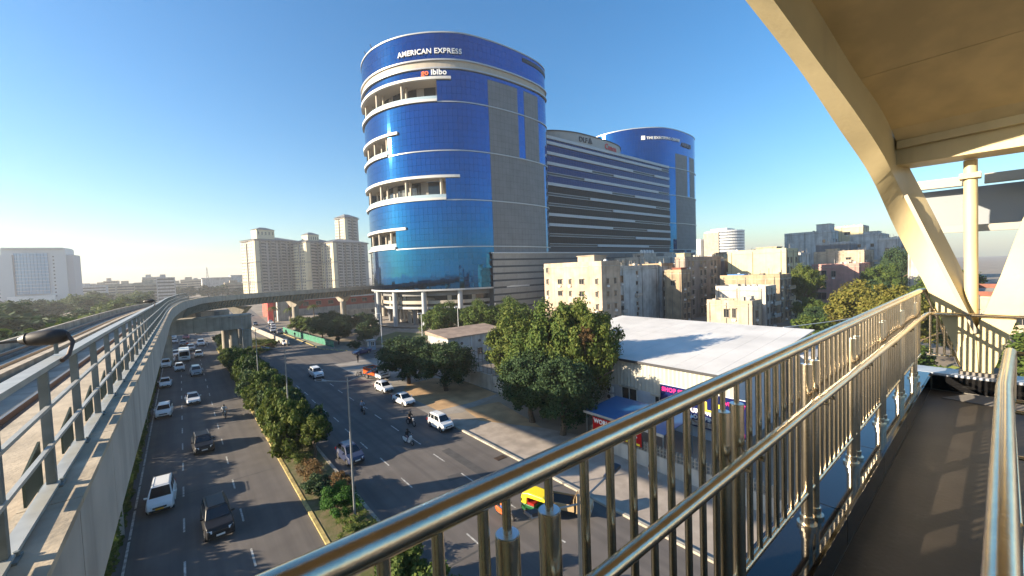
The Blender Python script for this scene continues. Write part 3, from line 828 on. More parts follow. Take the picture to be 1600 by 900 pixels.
W_pink = wallmat("pink", (0.50, 0.27, 0.23), streak=.25)
W_buff = wallmat("buff", (0.48, 0.40, 0.29))
W_red = wallmat("brick_red", (0.30, 0.10, 0.06))
W_pale = wallmat("pale_grey", (0.50, 0.50, 0.49))
HM = {}
BALM = {}
def bal_mesh(m):
    if m.name not in BALM:
        b = MB(); b.box(-1.2, 1.2, -1.1, 0, 0, .14, 0); b.box(-1.2, 1.2, -1.1, -1.02, .14, .95, 1); b.box(-1.2, -1.12, -1.02, 0, .14, .95, 1); b.box(1.12, 1.2, -1.02, 0, .14, .95, 1)
        BALM[m.name] = b.mesh("balcony", [concrete_l, m])
    return BALM[m.name]
def house(label, X0, X1, Y0, Y1, z, m, wl=(), ws=(), roof=True, bal=0, mumty=None, m2=None, base=0.0, name="house", group=None, balm=None, bands=0):
    """wl: list of (u along -X face 0..1 from far to near, z, w, h); ws: same on the -Y face from left to right"""
    o = empty(name, (X0, Y0, base), label, "house", group)
    LX, LY = X1 - X0, Y1 - Y0
    b = MB(); b.box(0, LX, 0, LY, 0, z - base); wl_o = b.build("wall", m, o)
    b = MB()
    t, h = .22, .95
    for x0, x1, y0, y1 in ((0, t, 0, LY), (LX - t, LX, 0, LY), (t, LX - t, 0, t), (t, LX - t, LY - t, LY)): b.box(x0 + .01, x1 - .01, y0 + .01, y1 - .01, z - base, z - base + h)
    if roof: b.build("parapet", m2 or m, o)
    b = MB(); b.box(-.12, LX + .12, -.12, LY + .12, z - base - .38, z - base - .2); b.build("cornice", concrete_l, o)
    for k in range(bands):
        zz = 3.2 * (k + 1); b = MB(); b.box(-.06, LX + .06, -.06, LY + .06, zz - .1, zz + .1); b.build("floor_band", m2 or concrete_l, o)
    for u, zz, w_, h_ in wl: inst(win_mesh(w_ * (1.2 if X0 > 90 else 1), h_ * (1.15 if X0 > 90 else 1)), "window", o, (-.01, LY * (1 - u), zz - base), -math.pi / 2)
    wu = MB()
    for q, (u, zz, w_, h_) in enumerate(ws):
        if (q * 7 + int(X0)) % 5 < 2: wu.box(LX * u - .4, LX * u + .4, -.38, -.01, zz - base - .85, zz - base - .35)
    for q, (u, zz, w_, h_) in enumerate(wl):
        if (q * 5 + int(Y0)) % 7 < 2: wu.box(-.38, -.01, LY * (1 - u) - .4, LY * (1 - u) + .4, zz - base - .85, zz - base - .35)
    if X0 > 90:
        bm_ = bal_mesh(balm or m2 or m)
        for q, (u, zz, w_, h_) in enumerate(ws):
            if not bal and (q * 3 + int(X0)) % 4 == 1 and zz > 3: inst(bm_, "balcony", o, (LX * u, -.01, zz - base - .45))
        for q, (u, zz, w_, h_) in enumerate(wl):
            if (q * 3 + int(Y0)) % 5 == 1 and zz > 3: inst(bm_, "balcony", o, (-.01, LY * (1 - u), zz - base - .45), -math.pi / 2)
        pb2 = MB()
        for u in (.08, .55, .93): pb2.tube([(LX * u, -.1, .2), (LX * u, -.1, z - base + .3)], .07, 5); pb2.tube([(-.1, LY * u, .2), (-.1, LY * u, z - base + .3)], .07, 5)
        tag(pb2.build("drain_pipe", concrete_d, o), kind='stuff')
    if wu.v: tag(wu.build("cooling_unit", white_m, o), kind='stuff')
    for u, zz, w_, h_ in ws: inst(win_mesh(w_ * (1.2 if X0 > 90 else 1), h_ * (1.15 if X0 > 90 else 1)), "window", o, (LX * u, -.01, zz - base), 0)
    if mumty:
        x0, x1, y0, y1, hh, mm = mumty
        b = MB(); b.box(x0, x1, y0, y1, z - base, z - base + hh); b.box(x0 - .25, x1 + .25, y0 - .25, y1 + .25, z - base + hh, z - base + hh + .18); b.build("stair_cabin", mm, o)
    hr_ = random.Random(int(X0 * 7 + Y0)); b = MB()
    for k in range(int(6 + LX * .8)):
        x, y, hh2 = hr_.uniform(.5, LX - .8), hr_.uniform(.4, min(LY - .5, 9)), hr_.uniform(.4, 1.7)
        if hr_.random() < .6: b.box(x, x + hr_.uniform(.4, 2.0), y, y + hr_.uniform(.3, 1.2), z - base, z - base + hh2)
        else: b.tube([(x, y, z - base), (x, y, z - base + hh2 + 1.2)], .05, 5)
    tag(b.build("roof_fitting", hr_.choice([concrete_l, W_white, concrete_d]), o), kind='stuff')
    for k in range(bal):
        zz = 3.2 * (k + 1) - .1
        if zz > z - base - 2: break
        b = MB(); b.box(LX * .45, LX - .1, -1.2, -.05, zz, zz + .16); b.build("balcony_slab", concrete_l, o)
        b = MB(); b.box(LX * .45, LX - .1, -1.2, -1.1, zz + .16, zz + 1.0); b.build("balcony_front", balm or m2 or m, o)
        inst(win_mesh(1.1, 2.0), "window", o, (LX * .72, -.01, zz + .25), 0)
    return o
def grid(us, zs, w_, h_): return [(u, z, w_, h_) for z in zs for u in us]
fl = lambda n, b=1.2, s=3.2: [b + s * k for k in range(n)]
house("cream five storey block with rows of small windows facing the trees and a cluttered roof", 80.8, 88.5, 63.2, 83.6, 18.6, W_cream,
      grid((.06,), fl(6, 1.0), .7, 1.2) + grid((.30, .68), fl(5, 1.0), 1.5, 1.2) + grid((.48, .92), fl(5, 1.0), .7, 1.2), grid((.3, .7), fl(5, 1.0), .8, 1.2), mumty=(1, 6, 3, 8.5, 2.4, W_cream), m2=W_cream)
house("narrow grey rendered block wedged beside the cream block", 92.0, 101.5, 74.4, 84, 17.0, W_grey, (), grid((.25, .75), fl(5), .9, 1.3), m2=W_pale)
house("wide blank grey rendered block with a few tiny windows behind the white shed roof", 100.9, 122.5, 72.5, 86, 17.2, W_grey, grid((.3, .7), fl(5), .9, 1.2),
      [(.05, 13.2, 1.4, 1.7)] + grid((.42,), fl(5, 2.6), .7, .8) + grid((.06,), fl(3, 1.4), 1.0, 1.3) + [(.44, 4.2, .6, .6)], m2=W_white, mumty=(2, 7, 3, 8, 1.9, W_buff))
house("pinkish brown block with stacked balconies at the end of the blank grey wall", 122.8, 130.5, 71.5, 84, 17.6, W_pale, grid((.5,), fl(5), 1.0, 1.3), grid((.2,), fl(5), .9, 1.5), bal=5, balm=W_brown, m2=W_tan)
house("dark brown block with concrete frame rising from the lane", 131.5, 141, 69.5, 80, 17.4, W_brown, grid((.3, .7), fl(5), 1.0, 1.4), grid((.18,), fl(5), 1.0, 1.6), bal=5, balm=W_pale, m2=W_grey)
house("distant pale block whose roof carries a row of white tanks", 141.8, 163, 91, 104, 20.6, W_white, grid((.2, .5, .8), fl(5), 1.1, 1.3), grid((.2, .5, .8), fl(6), 1.1, 1.3), mumty=(3, 12, 1, 6, 2.2, W_white), m2=W_white)
house("brown five storey block with tall pilasters and a pale yellow stair cabin", 125.9, 152, 65.1, 68.5, 19.4, W_brown, (), grid((.1, .2, .42, .52, .72, .82), fl(6), .9, 1.5), mumty=(.4, 5, .4, 3, 2.0, W_yel), m2=W_brown, bands=0)
house("small block with a brick red upper wall below the pale yellow stair cabin", 118.5, 124.5, 62.5, 68, 15.4, W_tan, [(.5, 11.5, 1.1, 1.3)], grid((.3, .7), fl(4), .9, 1.3), mumty=(.3, 4, .3, 3, 1.4, W_red), m2=W_tan)
house("purple grey block half hidden behind the blank yellow wall", 153.5, 159, 64.5, 70, 18.5, wallmat("mauve", (0.27, 0.21, 0.23)), grid((.5,), fl(5), 1.0, 1.4), grid((.5,), fl(5), 1.2, 1.5), m2=W_grey)
house("large block with a blank pale yellow wall lit by the sun", 151.1, 163.3, 44.4, 62.3, 21.0, W_yel, (), grid((.15, .4, .8), fl(6), 1.0, 1.5), mumty=(1, 6, 3, 9, 1.5, W_buff), m2=W_yel)
house("stained tan block with a flat roof below the yellow wall", 133.0, 143, 40.7, 57.3, 13.0, W_tan, (), grid((.15, .5, .8), fl(4), .9, 1.3), bal=3, m2=W_tan)
house("whitewashed block with a plain side wall in front of the tan block", 116.3, 124, 38.8, 51.4, 10.6, W_white, (), grid((.2, .5, .8), fl(3), .9, 1.3), bal=3, m2=W_white)
house("small buff house with dark windows and a flat slab roof nearest the white shed", 104.7, 111, 37.8, 48.5, 7.7, W_buff, [(.45, 4.4, 1.0, 1.7), (.62, 4.4, .7, 1.9), (.45, 1.0, .9, 1.4), (.75, 1.0, .8, 1.2)], grid((.4,), fl(2), .9, 1.5), m2=W_buff)
house("big grey concrete block on the skyline with an open roof frame", 268, 283, 58, 79.5, 32.2, W_grey, grid((.85,), fl(9), .9, 1.2), grid((.3, .7), fl(9), 1.1, 1.5), mumty=(2, 11, 1, 7, 4.5, W_grey), m2=W_grey)
house("cream white topped block on the skyline beside the big grey one", 300, 316, 50.5, 68, 35.6, W_yel, [(.6, 31.5, 2.2, 1.3)], grid((.3, .7), fl(8), 1.1, 1.5), m2=W_white)
house("grey terraced block on the skyline right of the cream one", 285, 305, 40.3, 53.5, 29.5, W_grey, grid((.3, .7), fl(8), 1.1, 1.3), grid((.2, .5, .8), fl(8), 1.1, 1.5), mumty=(3, 12, 2, 8, 2.2, W_grey), m2=W_pale)
house("low blue grey roofed block in front of the skyline blocks", 236, 252, 44.5, 57, 24.6, wallmat("blue_grey", (0.17, 0.19, 0.22)), grid((.3, .7), fl(6), 1.1, 1.3), grid((.3, .7), fl(6), 1.1, 1.5), m2=W_pale)
house("grey block with wide balconies at the right end of the skyline", 262, 282, 31.5, 39, 26.0, W_pale, grid((.5,), fl(7), 1.1, 1.3), grid((.15, .3), fl(7), 1.1, 1.5), bal=7, m2=W_grey)
house("salmon pink house with a recessed dark stair window facing the trees", 195.1, 215, 34.0, 48.6, 15.0, W_pink, grid((.22,), (2, 6.2, 10.6), 2.6, 2.4) + [(.48, 11.0, 1.1, 1.8)], grid((.15, .3), fl(4), 1.0, 1.5), bal=4, m2=W_pink, balm=W_pale)
house("buff topped house set behind the salmon pink house", 216, 236, 36, 53, 20.2, W_buff, [(.7, 16.8, 1.4, 1.2)], grid((.15, .35), fl(6), 1.1, 1.5), bal=6, m2=W_buff, mumty=(1, 5, 9, 13, 1.8, W_buff))
house("grey sunlit lower house between the yellow wall and the pink house", 186, 200, 50.5, 57.5, 18.5, W_pale, [(.5, 14, 1.0, 1.3)], grid((.5,), fl(5), 1.0, 1.3), m2=W_white)
house("tall grey house with narrow windows behind the roadside tree", 170, 181, 45.5, 52, 19.6, W_grey, grid((.5,), (10, 15), 1.4, 2.6), grid((.4,), fl(5), .9, 1.4), m2=W_pale)
house("white balconied block beside the cream canopy leg", 205, 230, 14.5, 22, 22.5, W_white, grid((.5,), fl(6), 1.0, 1.3), grid((.2, .6), fl(6), 1.0, 1.3), bal=6)
house("pale low house with a flat roof seen past the canopy legs", 120, 150, -12, 4, 9.6, W_buff, grid((.2, .4, .6, .8), fl(2), 1.2, 1.4), (), m2=W_red)
# filler blocks along the lanes
fr = random.Random(21)
FILL = [(100.5, 108, 88, 97, 15.0, W_pale, "grey block behind the narrow rendered block"), (163, 178, 72, 88, 18.0, W_white, "white topped block left of the yellow wall, seen over the lane"),
        (181, 196, 76, 90, 19.5, W_buff, "buff block in the crowd of roofs left of the yellow wall"), (200, 216, 84, 98, 20.5, W_brown, "brown block near the foot of the farther glass tower"),
        (168, 180, 92, 104, 21, W_grey, "grey flat roofed block under the end of the striped wing"), (225, 240, 78, 92, 22, W_pale, "pale block right of the farther glass tower"),
        (250, 266, 84, 98, 23.5, W_white, "white block far along the lane right of the farther tower"), (340, 360, 60, 75, 33.5, W_grey, "distant grey block peeping between skyline roofs"),
        (300, 318, 22, 34, 27, W_brown, "brown block among trees at the right of the skyline"), (250, 262, 100, 115, 21, W_tan, "tan block by the foot of the farther tower")]
for X0, X1, Y0, Y1, z, m, lb in FILL:
    house(lb, X0, X1, Y0, Y1, z, m, grid((.25, .5, .75), fl(int(z / 3.3)), 1.0, 1.3), grid((.25, .5, .75), fl(int(z / 3.3)), 1.0, 1.3), mumty=(1, 5, 1, 5, 2.2, m) if fr.random() < .7 else None)
# water tanks
tk_b = MB(); tk_b.tube([(0, 0, 0), (0, 0, 1.05), (0, 0, 1.25), (0, 0, 1.4)], [.55, .55, .38, .2], 12); tank_me = tk_b.mesh("water_tank", mat("tank_white", (0.62, 0.62, 0.60), .5))
tank_bk = tk_b.mesh("water_tank", mat("tank_black", (0.03, 0.03, 0.03), .5))
TANKS = [((143.5 + 2.0 * k, 92.2, 22.9), "white water tanks in a row on the distant pale roof") for k in range(5)]
for p, lb in TANKS: tag(inst(tank_me, "water_tank", None, p), "white water tank in the row of five on the distant pale roof", "water tank", lb)
for p, lb in (((84.5, 64.8, 18.65), "white water tank on the cream block behind its stair cabin"), ((104, 76.5, 17.25), "white water tank at the left of the wide grey roof"), ((154.5, 60.5, 21.05), "white water tank on the pale yellow wall block"),
              ((140.4, 54.5, 13.05), "white water tank on the flat tan roof below the yellow wall"), ((206, 40, 15.05), "white water tank on the salmon pink house")):
    tag(inst(tank_me, "water_tank", None, p), lb, "water tank")
for p, lb in (((116, 75, 17.25), "black water tank standing on the wide grey roof"), ((134, 72, 17.45), "black water tank on the dark brown block"), ((246, 50, 24.65), "black water tank on the blue grey roof"), ((120.5, 65.5, 15.45), "black water tank beside the brick red cabin")):
    tag(inst(tank_bk, "water_tank", None, p), lb, "water tank")
b = MB(); b.box(0, 3.5, 0, 5, 13.0, 14.2); tag(b.build("tarpaulin_shelter", mat("blue_tarp", (0.03, 0.16, 0.42), .6), None, (134, 50.5, 0)), "blue tarpaulin shelter on the tan roof below the yellow wall", "shelter")

# ---- pale towers of flats behind the curved viaduct
flat_l = mat("flats_lit_cream", (0.62, 0.55, 0.38), .8, var=.12, scale=.3)  # sunlit side of the flats, light put into the colour
flat_s = mat("flats_shade_grey", (0.38, 0.355, 0.33), .8, var=.15, scale=.3)  # same walls turned from the sun, shade put into the colour
tile_r = mat("slate_roof", (0.16, 0.17, 0.18), .8)
def flats(label, x, y, wd, dp, z, rz, cab, floors, bays):
    o = empty("block_of_flats", (x, y, 0), label, "block of flats", None, rz)
    b = MB(); b.box(0, wd, 0, dp, 0, z); b.build("wall", flat_s, o)
    b = MB(); b.box(-.9, -.02, .8, dp * .38, 0, z - 1.5); b.box(-.9, -.02, dp * .6, dp * .96, 0, z - 3); b.build("side_bay", flat_l, o)
    b = MB(); b.box(-1.1, 0, -1.0, -.01, 0, z - 1); b.box(0.01, 3, -1.0, -.01, 0, z - 1); b.build("corner_bay", flat_l, o)
    for k in range(bays):
        x0 = wd * (k + .62) / (bays + .5); b = MB(); b.box(x0 - 1.7, x0 + 1.7, -1.3, -.01, 0, z - 1.2 - 2 * (k % 2)); b.build("projecting_bay", flat_s, o)
    wb = MB(); sb = MB(); fh = z / floors
    for f_ in range(floors):
        zz = f_ * fh + 1
        for k in range(bays):
            x0 = wd * (k + .62) / (bays + .5)
            wb.box(x0 - 1.5, x0 + 1.5, -1.38, -1.31, zz - .2, zz + 1.9)
            for s in (-3.0, 3.0): wb.box(x0 + s - .9, x0 + s + .9, -.08, -.011, zz - .2, zz + 1.8)
            sb.box(x0 - 1.9, x0 + 1.9, -2.2, -1.39, zz - .5, zz + .25)
        for q in (.18, .30, .5, .68, .80, .9):
            xo = -.99 if (q < .38 or q > .6) else -.08
            wb.box(xo, xo + .07, dp * q - .65, dp * q + .65, zz, zz + 1.6)
    tag(wb.build("window", mat("dull_pane", (0.02, 0.022, 0.026), .5), o), kind='stuff'); tag(sb.build("balcony", flat_s, o), kind='stuff')
    for q in (.28, .62, .985):
        b = MB(); b.box(-1.6, wd + .6, -1.9, dp + .6, z * q - .35, z * q + .35); b.build("string_course", mat("flats_trim", (0.22, 0.21, 0.20), .8), o)
    def hip(x0, x1, y0, y1, z0, h, nm="roof"):
        b = MB(); c = ((x0 + x1) / 2, (y0 + y1) / 2)
        b.add([(x0, y0, z0), (x1, y0, z0), (x1, y1, z0), (x0, y1, z0), (c[0] - (x1 - x0) * .15, c[1], z0 + h), (c[0] + (x1 - x0) * .15, c[1], z0 + h)], [(0, 1, 5, 4), (1, 2, 5), (2, 3, 4, 5), (3, 0, 4), (3, 2, 1, 0)])
        return b.build(nm, tile_r, o)
    hip(-1.5, wd + 1, -1.8, dp + 1, z + .02, 4.0)
    if cab:
        x0, x1, zt = cab
        b = MB(); b.box(x0, x1, 2, 12, z, zt); b.build("roof_cabin", flat_l, o)
        b = MB()
        for k in range(5): b.box(x0 + (x1 - x0) * (k + .3) / 5, x0 + (x1 - x0) * (k + .7) / 5, 1.92, 2.0, zt - 5, zt - 2)
        tag(b.build("cabin_window", winglass, o), kind='stuff'); hip(x0 - .8, x1 + .8, 1.2, 12.8, zt, 2.6)
    return o
flats("left tower of flats with a lit cream side and a hipped roof cabin", 58, 456, 44, 26, 57, R(20), (3, 20, 67), 19, 4)
flats("middle tower of flats with a lit cream side, narrower than its left neighbour", 99, 438, 28, 22, 54.5, R(20), (3, 15, 61.5), 18, 3)
flats("right tower of flats with a broad shaded grey face partly behind the glass tower", 120, 424, 42, 24, 53.5, R(20), None, 18, 4)
flats("slim tall tower of flats rising behind the glass tower's left edge", 140, 448, 17, 16, 82, R(20), None, 26, 2)

# ---- hazy glass office at the far left
fo = empty("far_office", (-110, 612, 0), "hazy pale office block with a blue glass front at the far left skyline", "office building", None, R(-8))
pale_c = mat("pale_office", (0.50, 0.52, 0.53), .7); fg = mat("pale_blue_glass", (0.16, 0.30, 0.46), .25, metal=.4)
for nm, a, m in (("side_wing", (-27, -14, -3, 20, 0, 51), pale_c), ("side_wing", (17, 27, 1, 20, 0, 51), mat("office_grey", (0.30, 0.32, 0.36), .7)), ("core", (-22, 22, 0, 22, 0, 57), pale_c)):
    b = MB(); b.box(*a); b.build(nm, m, fo)
b = MB()
for i in range(10):
    for j in range(12):
        x0 = -13.5 + 2.3 * i; y0 = -1.2 - 1.6 * math.sin(math.pi * i / 10); y1 = -1.2 - 1.6 * math.sin(math.pi * (i + 1) / 10)
        b.hexa([(x0 + .1, y0, 12 + 3.4 * j), (x0 + 2.2, y1, 12 + 3.4 * j), (x0 + 2.2, 0, 12 + 3.4 * j), (x0 + .1, 0, 12 + 3.4 * j), (x0 + .1, y0, 15.2 + 3.4 * j), (x0 + 2.2, y1, 15.2 + 3.4 * j), (x0 + 2.2, 0, 15.2 + 3.4 * j), (x0 + .1, 0, 15.2 + 3.4 * j)])
tag(b.build("pane", fg, fo), kind='stuff')
b = MB(); b.box(-21, 21, -2, 22, 57, 58.2); b.build("roof_edge", pale_c, fo)
b = MB(); b.box(-19, 13, -4, 0, 4, 10.5); b.build("entrance_block", white_m, fo)
b = MB()
for j in range(12): b.box(12.5, 13.6, -.2, 0, 9 + 3.6 * j, 10.2 + 3.6 * j); b.box(-24.5, -23.2, -3.2, -3, 6 + 3.6 * j, 7.2 + 3.6 * j)
tag(b.build("window", winglass, fo), kind='stuff')
# ---- round office at the far right
ro = empty("round_office", (655, 275, 0), "distant rounded office block with white floor bands at the right of the farther glass tower", "office building")
b = MB(); b.tube([(0, 0, 0), (0, 0, 66)], 27, 40, caps=True, smooth=False); b.build("core", mat("round_glass", (0.12, 0.14, 0.17), .3), ro)
for j in range(15):
    b = MB(); c_ = [(math.cos(t) * 27, math.sin(t) * 27) for t in [R(90 + 7.5 * k) for k in range(33)]]; c_ = c_
    b.wall(c_[::-1] if False else c_, 5 + 4.2 * j, 7.4 + 4.2 * j, -.8 if False else .8); b.build("floor_band", white_m, ro)
b = MB(); b.box(-29, -22, -4, 18, 0, 64); b.build("stair_core", W_buff, ro)
b = MB(); b.box(-14, 14, -10, 14, 66, 70); b.build("roof_plant_room", white_m, ro)
b = MB(); b.box(-25, 5, 25, 60, 0, 56); b.build("rear_block", pale_c, ro)
for j in range(12):
    b = MB(); b.box(-25.6, -25.01, 26, 60, 4 + 4.2 * j, 6 + 4.2 * j); b.build("floor_band", white_m, ro)
# ---- low red building and white yard beyond the curve
rb = empty("red_building", (62, 222, 0), "long low red painted building with a white roof edge beyond the curved viaduct", "building", None, R(4))
b = MB(); b.box(-30, 70, 0, 14, 0, 7.2); b.build("wall", mat("red_wall", (0.42, 0.09, 0.06), .8, var=.2, scale=.3), rb)
b = MB(); b.box(-31, 71, -.8, 15, 7.2, 8.0); b.build("roof", white_m, rb)
b = MB(); b.box(-30.1, 70, -.3, -.02, 0, 3.0); b.build("lower_wall", W_white, rb)
for k in range(16): inst(win_mesh(2.4, 1.6), "window", rb, (-26 + 6 * k, -.02, 4.4))
yw = empty("yard_wall", (52, 190, 0), "long white yard wall with dark openings beyond the curved viaduct", "wall", None, R(5))
b = MB(); b.box(0, 75, 0, .4, 0, 2.6); b.build("wall", W_white, yw)
for k in range(12):
    b = MB(); b.box(18 + 3 * k, 19.5 + 3 * k, -.08, -.005, .6, 2.0); b.build("opening", sign_dk, yw)
b = MB(); b.box(0, 4, 0, 4, 0, 9.5); b.box(-.2, 4.2, -.2, 4.2, 9.5, 9.8); tag(b.build("white_hoarding", W_white, None, (31.5, 196, 0)), "tall white hoarding panel by the far road under the viaduct", "hoarding")
b = MB(); b.box(0, 2, 0, 2, 0, 9.5); b.box(-.2, 2.2, -.2, 2.2, 9.5, 9.8); tag(b.build("red_hoarding", mat("red_panel", (0.5, 0.06, 0.05), .7), None, (28.5, 200, 0)), "narrow red and white hoarding left of the tall white one", "hoarding")
# ---- white rendered building left of the large trees
wb_ = empty("white_building", (43.5, 66.5, 0), "low white rendered building with a sloping rusty roof behind the roadside trees", "building")
b = MB(); b.box(-5, 9, 0, 8, 0, 5.5); b.build("wall", wallmat("rendered_white", (0.48, 0.47, 0.45)), wb_)
b = MB(); b.hexa([(-5.4, -.4, 5.52), (9.4, -.4, 5.52), (9.4, 8.4, 5.52), (-5.4, 8.4, 5.52), (-5.4, -.4, 5.7), (9.4, -.4, 5.7), (9.4, 8.4, 6.3), (-5.4, 8.4, 6.3)]); b.build("roof", mat("rusty_roof", (0.34, 0.25, 0.19), .85, var=.3, scale=.6, dirt=.4), wb_)
for x in (-2, 2.2, 6.4): inst(win_mesh(1.1, 1.2), "window", wb_, (x, -.01, 1.6))
for x in (-2, 2.2, 6.4):
    b = MB(); b.tube([(x, -.02, 4.3), (x, -.14, 4.3)], .28, 12); b.build("exhaust_fan", sign_dk, wb_)
b = MB(); b.tube([(.2, -.12, .2), (.2, -.12, 5.4)], .06, 6); b.build("drain_pipe", white_m, wb_)
# compound wall
cwl = empty("compound_wall", (35.6, 64, 0), "white plastered compound wall along the sandy verge beside the roadside trees", "wall")
for k in range(7):
    b = MB(); b.box(-.12, .12, -3.05 * k - 3, -3.05 * k, 0, 2.3); b.box(-.2, .2, -3.05 * k - .2, -3.05 * k + .18, 0, 2.5); b.build("wall_panel", W_white, cwl)
b = MB()
for k in range(12): b.tube([(.6, -6.5 - 1.1 * k, 0), (.6, -6.5 - 1.1 * k, 5.2)], .04, 5)
for z in (3, 4.1, 5.2): b.tube([(.6, -6, z), (.6, -19.6, z)], .035, 5)
b.build("wire_frame", mat("rusty_frame", (0.10, 0.075, 0.06), .8), cwl)

# ---- sports shed with white roof
shed = empty("shed", (40.6, 24, 0), "large shed with a broad white sloping roof and corrugated cream walls", "shed")
corr_m = mat("corrugated_cream", (0.50, 0.485, 0.42), .6, var=.12, scale=.5, streak=.2)
b = MB()
N_ = 62
y0, y1 = -7.8, 22.0
for k in range(N_):
    ya = y0 + (y1 - y0) * k / N_; yb = y0 + (y1 - y0) * (k + .5) / N_; yc = y0 + (y1 - y0) * (k + 1) / N_
    b.quad((0, yb, 3.6), (0, ya, 3.6), (0, ya, 6.85), (0, yb, 6.85)); b.quad((-.13, yc, 3.6), (-.0, yb, 3.6), (-.0, yb, 6.85), (-.13, yc, 6.85)); b.quad((.0, yc, 3.6), (-.13, yc, 3.6), (-.13, yc, 6.85), (0, yc, 6.85))
tag(b.build("corrugated_sheet", corr_m, shed), kind='stuff')
b = MB(); b.box(.02, 24, y0, y1, 0, 6.84); b.build("wall", mat("shed_white", (0.55, 0.57, 0.60), .8, var=.1, scale=.6, streak=.3), shed)
roof_w = mat("shed_roof_white", (0.68, 0.66, 0.62), .55, var=.10, scale=.25, streak=.0, dirt=.25, dscale=.18)
for k in range(14):
    ya = y0 - .3 + (y1 - y0 + .6) * k / 14; yb = y0 - .3 + (y1 - y0 + .6) * (k + 1) / 14 - .02
    b = MB(); b.hexa([(-.55, ya, 6.86), (24.5, ya, 8.45), (24.5, yb, 8.45), (-.55, yb, 6.86), (-.55, ya, 7.02), (24.5, ya, 8.61), (24.5, yb, 8.61), (-.55, yb, 7.02)]); b.build("roof_sheet", roof_w, shed)
b = MB(); b.box(-.62, -.55, y0 - .3, y1 + .3, 6.8, 7.05); b.build("gutter", sign_dk, shed)
b = MB(); b.box(14, 24, y0 - 3, y0 - .35, 0, 7.0); b.build("side_annex", W_pale, shed)
inst(win_mesh(2.0, 1.35, white_m), "window", shed, (-.02, 4.1, 2.15), -math.pi / 2)
inst(win_mesh(1.0, .7, white_m), "window", shed, (-.02, .2, 2.6), -math.pi / 2)
b = MB(); b.box(-.25, -.02, -.8, 1.2, 3.35, 3.55); b.build("window_hood", corr_m, shed)
for z in (1.7, 2.65):
    ac = empty("air_conditioner", (40.35, 30.6, z), "%s white air conditioner unit on the shed wall by the window" % ("lower" if z < 2 else "upper"), "air conditioner", None, -math.pi / 2)
    b = MB(); b.box(-.45, .45, -.3, 0, 0, .7); b.build("casing", white_m, ac, bevel=.02)
    b = MB(); b.tube([(-.12, -.30, .35), (-.12, -.33, .35)], .26, 14); b.build("fan_grille", sign_dk, ac)
# banner
ban = empty("banner", (40.2, 19.3, 0), "large blue advertising banner with yellow and white lettering on the shed front", "banner", None, -math.pi / 2)
ban_b = mat("banner_blue", (0.004, 0.010, 0.075), .8, spec=.1); pink = mat("banner_pink", (0.75, 0.03, 0.20), .8, spec=.1); yel = mat("banner_yellow", (0.85, 0.68, 0.05), .5)
b = MB(); b.box(-4.5, 4.5, -.12, 0, 1.3, 4.95); b.build("sheet", ban_b, ban)
b = MB(); b.box(-4.55, 4.55, -.02, .08, 1.25, 5.0); b.build("frame", white_m, ban)
def flat(x0, z0, y=-.13): return lambda u, v, t: (x0 + u, y - .014 - t, z0 + v)
for tx, sz, m, x0, z0, bd in (("SHOP ST", .62, pink, -4.3, 4.3, .02), ("L-1", 1.35, yel, .3, 3.15, .05), ("OVER CITY", .5, pink, 1.9, 4.2, .02), ("OUR  WITH", .62, sign_w, -1.6, 2.75, .03),
                              ("WORLD'S  FINE", .55, sign_w, -2.5, 2.15, .02), ("E", .55, sign_w, 3.3, 2.6, .02), ("STORE", .45, pink, 2.7, 1.5, .02)):
    lettering("banner_lettering", tx, sz, .02, m, flat(x0, z0), ban, bold=bd)
b = MB(); b.box(-3.6, 1.6, -.14, -.125, 1.45, 2.0); b.build("banner_photo_strip", mat("banner_photo", (0.22, 0.13, 0.08), .5, var=.6, scale=3, col2=(.5, .45, .4)), ban)
# blue awning and boundary wall with red board
aw = empty("awning", (34.3, 24, .55), "blue sheet awning over the forecourt beside the shed", "awning")
b = MB(); b.hexa([(-2.9, -5.6, 2.75), (2.6, -5.6, 3.0), (2.6, 3.3, 3.0), (-2.9, 3.3, 2.75), (-2.9, -5.6, 2.81), (2.6, -5.6, 3.06), (2.6, 3.3, 3.06), (-2.9, 3.3, 2.81)]); b.build("sheet", mat("awning_blue", (0.012, 0.10, 0.25), .45, var=.1, scale=1), aw)
for x, y in ((-2.7, -5.4), (-2.7, 3.1), (2.4, -5.4), (2.4, 3.1)):
    b = MB(); b.tube([(x, y, -.55), (x, y, 2.75)], .05, 8); b.build("post", galv, aw)
b = MB(); b.box(-2.98, -2.9, -5.6, 3.3, 2.6, 2.84); b.build("fascia", W_white, aw)
bw = empty("boundary_wall", (31.4, 18, 0), "white boundary wall topped with a grey lattice of concrete blocks", "wall")
b = MB(); b.box(-.12, .12, -12, 8.4, 0, 1.35); b.build("wall", W_white, bw)
jl = MB()
jl.box(-.1, .1, 0, .59, 0, .07); jl.box(-.1, .1, 0, .09, .07, .29); jl.box(-.1, .1, .3, .39, .07, .29)
jl = jl.mesh("lattice_block", concrete)
for k in range(33):
    for j in range(3): inst(jl, "lattice_block", bw, (0, -11.9 + .615 * k, 1.355 + .3 * j))
rs = empty("signboard", (31.2, 23.2, 0), "red signboard with white lettering fixed on the boundary wall", "sign", None, -math.pi / 2)
red_b = mat("board_red", (0.36, 0.010, 0.010), .8, spec=.1)
b = MB(); b.box(-2.75, 2.75, -.06, 0, 1.70, 3.16); b.build("board", red_b, rs)
b = MB(); b.box(-2.8, 2.8, -.03, .04, 1.65, 3.21); b.build("frame", sign_dk, rs)
lettering("board_lettering", "WORLD'S FINEST", .62, .02, sign_w, flat(-2.6, 2.6, -.065), rs, bold=.02, squash=.92)
lettering("board_lettering", "SPORT", .8, .02, sign_w, flat(-.2, 1.98, -.065), rs, bold=.03)
